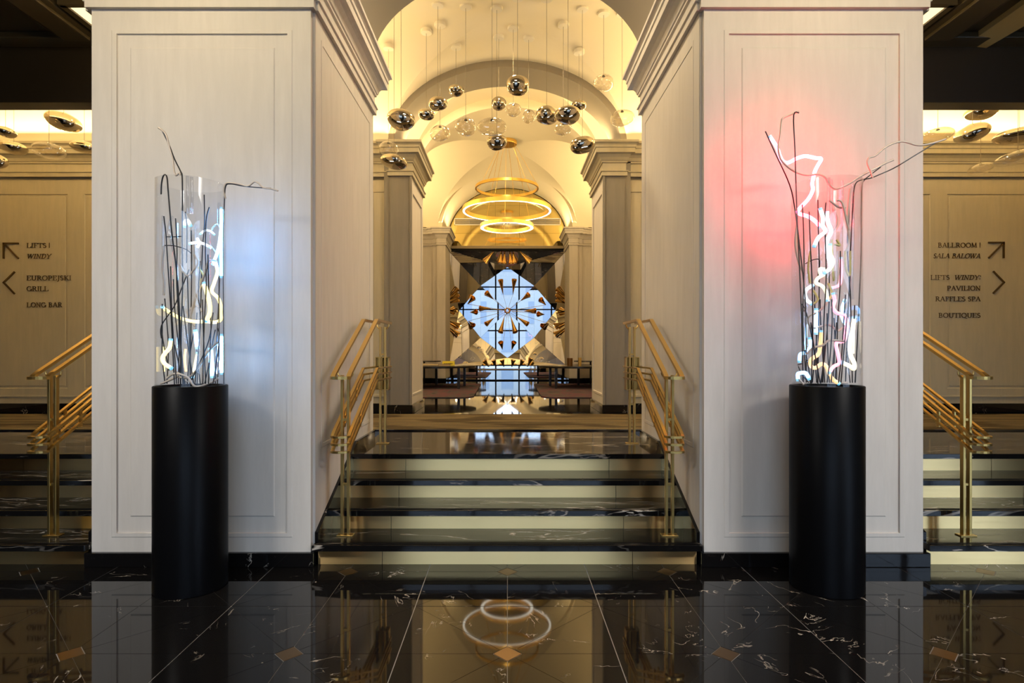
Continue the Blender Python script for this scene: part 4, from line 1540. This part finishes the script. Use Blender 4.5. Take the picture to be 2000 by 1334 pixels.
for (x, y, a, c, k, tl, lb) in [
    (287, 805, 100, 63, 'C', 8, 'large mirrored glass pendant, the widest at the left under the big arch'),
    (458, 772, 53, 36, 'C', 4, 'small mirrored pendant just right of the widest left one'),
    (535, 698, 63, 44, 'C', 0, 'mirrored pendant third from the left, hanging a little higher'),
    (657, 612, 56, 33, 'C', 0, 'small flat mirrored pendant against the grey arch left of centre'),
    (945, 698, 54, 41, 'C', 0, 'small round mirrored pendant near the centre'),
    (1072, 578, 75, 64, 'C', 0, 'large round mirrored pendant, the highest at the centre'),
    (1268, 775, 78, 57, 'C', 0, 'large mirrored pendant touching the wide flat one at right of centre'),
    (1412, 778, 92, 52, 'C', -3, 'wide flat mirrored pendant at the right of centre'),
    (1486, 708, 50, 31, 'C', 0, 'small mirrored pendant above the wide flat one on the right'),
    (1508, 978, 80, 54, 'C', -10, 'tilted mirrored pendant in front of the right cornice'),
    (932, 960, 65, 51, 'C', 0, 'mirrored pendant lowest at the centre beside the gold ceiling disc'),
    (240, 1090, 92, 44, 'C', 6, 'golden mirrored pendant lowest at the left in front of the cornice'),
    (550, 897, 68, 49, 'G', 0, 'clear glass pendant left of the clear pair'),
    (723, 855, 75, 54, 'G', 0, 'clear onion shaped pendant, left of the central clear pair'),
    (900, 855, 95, 52, 'G', 0, 'wide clear pendant, right of the central clear pair'),
    (1043, 740, 58, 39, 'G', -3, 'small clear pendant below the highest mirrored one'),
    (1147, 784, 48, 42, 'G', 0, 'small round clear pendant left of the large mirrored pair'),
    (1380, 868, 62, 37, 'G', -14, 'tilted clear pendant under the wide flat mirrored one'),
    (1652, 557, 70, 50, 'G', 0, 'clear pendant, the highest at the right'),
    (1776, 793, 80, 49, 'G', 0, 'clear pendant at the far right under the right cornice end'),
    (203, 1003, 68, 47, 'G', 4, 'clear pendant directly above the golden mirrored one at left'),
]:
    px, py = z3(x, y)
    pendant(px, py, a * .29, c * .29, k, tl, lb, d=DEP.pop(0))
for (x, y, a, c, k, tl, lb) in [
    (462, 880, 118, 60, 'C', 16, 'tilted dark mirrored pendant below the left beam'),
    (40, 955, 70, 34, 'C', 8, 'mirrored pendant at the left picture edge over the clear drop'),
    (100, 1072, 90, 40, 'C', 4, 'half silvered pendant over the left wall cornice'),
    (355, 1092, 100, 54, 'G', 5, 'clear pendant in front of the left wall cornice'),
    (610, 1065, 86, 38, 'C', 8, 'mirrored pendant half hidden by the left pillar edge'),
    (-4, 1172, 56, 46, 'C', 10, 'mirrored pendant cut by the left edge, lowest there'),
]:
    pendant(x * .27, y * .27, a * .27, c * .27, k, tl, lb, d=DEP_L.pop(0))
for (x, y, a, c, k, tl, lb) in [
    (655, 815, 108, 50, 'C', -5, 'mirrored pendant just under the right beam'),
    (590, 962, 116, 60, 'C', -18, 'strongly tilted mirrored pendant over the right wall cornice'),
    (340, 975, 105, 42, 'G', -6, 'clear pendant beside the right pillar edge behind the branch tip'),
    (930, 982, 148, 47, 'C', 0, 'long mirrored pendant at the right picture edge'),
    (650, 1222, 82, 40, 'G', -10, 'small clear pendant lowest in front of the right wall cornice'),
    (920, 1140, 145, 50, 'G', -12, 'long tilted clear pendant at the right picture edge'),
]:
    pendant(1740 + x * .27, y * .27, a * .27, c * .27, k, tl, lb, d=DEP_R.pop(0))

# ------------------------------------------------------------------ ring chandelier
CD = 12.3
ch = thing('chandelier', 'gold three ring chandelier hanging in the far hall', 'chandelier', (0, CD, 5.75))
CXO = -.01
MB().lathe([(0, 5.70), (.205, 5.70), (.21, 5.71), (.21, 5.78), (0, 5.78)], (CXO, CD, 0), 48, cap=False).build('ceiling_disc', GOLD, ch, smooth=40)


def ring(z, R, h, t, lit, name='ring'):
    c = Vector((CXO, CD, z))
    o = MB().lathe([(R - t, -h / 2), (R, -h / 2), (R, h / 2), (R - t, h / 2), (R - t, -h / 2)], c, 96, cap=False).build(name, GOLD, ch, smooth=40)
    if lit:
        MB().lathe([(R - t + .006, -h / 2 - .004), (R - .006, -h / 2 - .004), (R - .006, -h / 2 + .004), (R - t + .006, -h / 2 + .004), (R - t + .006, -h / 2 - .004)], c, 96, cap=False).build('light_strip', LED, o, smooth=40)


RINGS = [(4.80, .663, .055, .03, False), (4.345, .925, .085, .05, True), (4.00, .556, .075, .07, True)]
for r in RINGS:
    ring(*r)
for (z, R, h, t, lit) in RINGS:
    for k in range(3):
        a = 2 * PI * k / 3 + R * 3
        MB().tube([(CXO + .17 * math.cos(a), CD + .17 * math.sin(a), 5.70), (CXO + (R - t / 2) * math.cos(a), CD + (R - t / 2) * math.sin(a), z + h / 2)], .004, 6).build('suspension_wire', GOLD, ch)

# ------------------------------------------------------------------ faceted mirror wall with horns
mw = thing('mirror_artwork', 'black framed faceted mirror covered with small golden horns at the end of the hall', 'mirror', (0, HALL, UP))
ZM = 2.521                                # centre height
UX = .00264


def mp_(u, v, h):
    return Vector((u * UX, HALL - .03 - h, ZM + v * UX))


TL, TR, BL, BR = (-600, 590), (600, 590), (-600, -575), (600, -575)
N1, N2, N3, N4 = (-278, 248), (278, 248), (278, -290), (-278, -290)
C0 = (0, -12, 0.03)
n1, n2, n3, n4 = (*N1, .075), (*N2, .075), (*N3, .03), (*N4, .03)
tl_, tr_, tt_, tb_ = (-500, -10, .082), (500, -10, .082), (0, 440, .122), (0, -500, .031)
L_, R_, T_, B_ = (-600, -10, .16), (600, -10, .16), (0, 590, .27), (0, -575, .088)
f1, f2, f3, f4 = (*TL, .41), (*TR, .41), (*BR, .2425), (*BL, .2425)
facets = [(C0, n1, n2), (C0, n2, n3), (C0, n3, n4), (C0, n4, n1), (n1, n4, tl_), (n1, tt_, n2), (n2, tr_, n3), (n3, tb_, n4),
          (f1, n1, tl_), (f1, tl_, L_), (f4, tl_, n4), (f4, L_, tl_), (f2, tr_, n2), (f2, R_, tr_), (f3, n3, tr_), (f3, tr_, R_),
          (f1, tt_, n1), (f1, T_, tt_), (f2, n2, tt_), (f2, tt_, T_), (f4, n4, tb_), (f4, tb_, B_), (f3, tb_, n3), (f3, B_, tb_)]
for fc in facets:
    p = [mp_(*q) for q in fc]
    c = (p[0] + p[1] + p[2]) / 3
    p = [c + (q - c) * .996 for q in p]
    n = (p[1] - p[0]).cross(p[2] - p[0])
    if n.y < 0:
        n = -n
    MB().slab(p, n, .008).build('mirror_facet', MIRROR, mw)
# frame
fx, fz0, fz1 = 1.60, 1.02, 4.085
MB().box(-fx - .05, -fx, HALL - .45, HALL, UP, fz1 + .05).build('frame_post', BLACK, mw)
MB().box(fx, fx + .05, HALL - .45, HALL, UP, fz1 + .05).build('frame_post', BLACK, mw)
MB().box(-fx - .05, fx + .05, HALL - .45, HALL, fz1, fz1 + .05).build('frame_head', BLACK, mw)
MB().box(-fx, fx, HALL - .16, HALL - .01, fz0 - .035, fz0).build('frame_sill', BLACK, mw)
MB().box(-fx, fx, HALL - .06, HALL, UP, UP + .03).build('frame_base', BLACK, mw)
MB().box(-fx, fx, HALL - .03, HALL - .01, UP + .03, fz0 - .035).build('mirror_plinth', MIRROR, mw)
m = MB()
m.box(-fx - .09, -fx - .05, HALL - .40, HALL, UP, fz1 + .13).box(fx + .05, fx + .09, HALL - .40, HALL, UP, fz1 + .13).box(-fx - .09, fx + .09, HALL - .40, HALL, fz1 + .05, fz1 + .13)
m.build('outer_surround', simple('taupe_surround', (0.30, 0.24, 0.15), 0.5, noise=.05), mw)
# horns: tip, mouth in the zoom frame of the mirror (centre 645, 670)
horns = [(600, 510, 575, 370), (703, 510, 716, 365), (500, 560, 430, 500), (785, 575, 862, 518), (235, 612, 297, 550), (1042, 622, 985, 568), (472, 660, 365, 660), (262, 698, 325, 696), (818, 686, 930, 685), (1026, 720, 960, 718),
         (243, 788, 297, 836), (505, 758, 428, 822), (612, 750, 574, 905), (682, 750, 726, 905), (742, 746, 852, 822), (1066, 810, 1000, 840), (594, 1082, 575, 1008), (690, 1085, 713, 1008),
         (505, 78, 420, 196), (585, 78, 570, 200), (700, 78, 720, 200), (770, 78, 872, 196), (620, 78, 612, 205), (668, 78, 680, 205), (455, 1262, 410, 1195), (530, 1262, 505, 1192), (768, 1262, 800, 1192), (850, 1262, 885, 1172), (610, 1262, 590, 1190), (690, 1262, 705, 1190),
         (48, 545, 142, 462), (48, 580, 150, 520), (48, 612, 152, 575), (48, 690, 132, 682), (48, 792, 160, 838), (48, 850, 152, 930), (1242, 545, 1146, 462), (1242, 580, 1140, 520), (1242, 700, 1150, 692), (1242, 805, 1125, 838), (1242, 860, 1125, 928), (1242, 612, 1140, 575)]
for (a, b_, c, d_) in horns:
    u0, v0, u1, v1 = a - 645, 670 - b_, c - 645, 670 - d_
    edge = max(abs(u0), abs(v0)) > 560
    t0 = mp_(u0, v0, .30 if edge else .14)
    t1 = mp_(u1, v1, .34 if edge else .30)
    ax = (t1 - t0)
    Ln = ax.length
    q = ax.to_track_quat('Z', 'Y').to_matrix()
    n, R = 16, .072
    prof = [(.006, 0), (R * .5, Ln * .55), (R, Ln), (R - .006, Ln), (R * .5 - .006, Ln * .55), (.001, .03)]
    v, f = [], []
    for (r, z) in prof:
        for k in range(n):
            v.append(t0 + q @ Vector((r * math.cos(2 * PI * k / n), r * math.sin(2 * PI * k / n), z)))
    for i in range(len(prof) - 1):
        for k in range(n):
            f.append((i * n + k, i * n + (k + 1) % n, (i + 1) * n + (k + 1) % n, (i + 1) * n + k))
    hn = MB().add(v, f).build('golden_horn', POLGOLD, mw, smooth=40)
    if not edge:
        MB().tube([t0, mp_(u0 * .12, v0 * .12 - 10, .10)], .003, 5).build('wire', BRASS, mw)
hub = MB()
for i in range(7):
    a = 2 * PI * i / 7
    c = mp_(24 * math.cos(a), 24 * math.sin(a) - 10, .10)
    hub.lathe([(0, -.03), (.02, -.02), (.028, 0), (.02, .02), (0, .03)], c, 10, cap=False)
hub.build('wire_hub', POLGOLD, mw, smooth=40)

# ------------------------------------------------------------------ tables in the hall
def table(s, label):
    cx, cy = s * 1.62, 13.05
    t = thing('low_table', label, 'table', (cx, cy, UP + .014))
    zt = 1.075
    pr = []
    m = MB()
    n = 64
    v = []
    for z in (zt - .045, zt):
        for k in range(n):
            a = 2 * PI * k / n
            v.append((cx + .93 * math.cos(a), cy + .88 * math.sin(a), z))
    m.add(v, [tuple(range(n - 1, -1, -1)), tuple(range(n, 2 * n))] + [(k, (k + 1) % n, n + (k + 1) % n, n + k) for k in range(n)])
    m.build('tabletop', DARKWOOD, t, smooth=40, bevel=.006)
    for (x, y) in ((1.03, 12.45), (.98, 13.45), (1.66, 13.75), (2.15, 12.8)):
        MB().box(s * x - .028, s * x + .028, y - .028, y + .028, UP + .014, zt - .045).build('leg', DARKWOOD, t, bevel=.004)
    # taller companion table behind
    c2x, c2y = s * 2.0, 14.15
    t2 = thing('side_table', 'small taller round side table behind the ' + ('left' if s < 0 else 'right') + ' low table', 'table', (c2x, c2y, UP + .014))
    MB().lathe([(0, 1.135), (.40, 1.135), (.405, 1.15), (.40, 1.16), (0, 1.16)], (c2x, c2y, 0), 48, cap=False).build('tabletop', DARKWOOD, t2, smooth=40)
    MB().lathe([(.022, UP + .03), (.022, 1.135)], (c2x, c2y, 0), 16).build('stem', DARKWOOD, t2, smooth=40)
    MB().lathe([(.16, UP + .014), (.16, UP + .024), (.02, UP + .035)], (c2x, c2y, 0), 32).build('base', DARKWOOD, t2, smooth=40)
    return zt


zt = table(-1, 'low dark oval table on the left rug holding a book and yellow card')
table(1, 'low dark oval table on the right rug holding two candle holders')
# things on the left table
q = P(868, 712, 12.75)
bk = thing('book', 'thick brown leather book lying on the left table', 'book', (q.x, 12.75, zt))
MB().box(q.x - .125, q.x + .125, 12.66, 12.86, zt, zt + .004).box(q.x - .125, q.x + .125, 12.66, 12.86, zt + .031, zt + .035).box(q.x - .125, q.x - .118, 12.66, 12.86, zt, zt + .035).build('cover', BROWN, bk)
MB().box(q.x - .117, q.x + .12, 12.665, 12.855, zt + .004, zt + .031).build('pages', PAPER, bk)
q = P(876, 712, 13.0)
cd = thing('display_card', 'bright yellow card standing on the left table behind the brown book', 'card', (q.x, 13.02, zt))
MB().slab([(q.x - .135, 12.98, zt), (q.x + .135, 12.98, zt), (q.x + .135, 13.01, zt + .095), (q.x - .135, 13.01, zt + .095)], (0, 1, 0), .004).build('front_board', YELLOW, cd)
MB().slab([(q.x - .135, 13.06, zt), (q.x + .135, 13.06, zt), (q.x + .135, 13.016, zt + .095), (q.x - .135, 13.016, zt + .095)], (0, 1, 0), .004).build('rear_board', YELLOW, cd)
m = MB()
for i in range(9):
    m.box(q.x - .10 + i * .022, q.x - .088 + i * .022, 12.985, 12.989, zt + .030, zt + .052)
m.build('print', BROWN, cd)
q = P(845, 712, 13.2)
tr = MB().box(-1.9, -1.22, 13.15, 13.5, zt, zt + .02).box(-1.9, -1.88, 13.15, 13.5, zt, zt + .035).box(-1.24, -1.22, 13.15, 13.5, zt, zt + .035).build('tray', PAPER)
tag(tr, 'flat cream tray lying behind the card on the left table', 'tray')
# candle holders
for (px, d, r, h, mt, lb) in ((1113, 12.75, .062, .165, BROWN, 'wide dark bronze candle holder on the right table'), (1132.5, 12.6, .034, .178, GOLD, 'slim gold candle holder on the right table')):
    q = P(px, 712, d)
    c = thing('candle_holder', lb, 'candle holder', (q.x, d, zt))
    MB().lathe([(0, zt), (r, zt), (r, zt + h), (r - .006, zt + h), (r - .006, zt + h - .05), (0, zt + h - .05)], (q.x, d, 0), 32, cap=False).build('cup', metal('bronze_cup', (.25, .12, .04), .3) if mt is BROWN else GOLD, c, smooth=40)
    MB().lathe([(0, zt + h - .05), (r - .01, zt + h - .05), (r - .01, zt + h - .02), (0, zt + h - .018)], (q.x, d, 0), 24, cap=False).build('candle', PAPER, c, smooth=40)
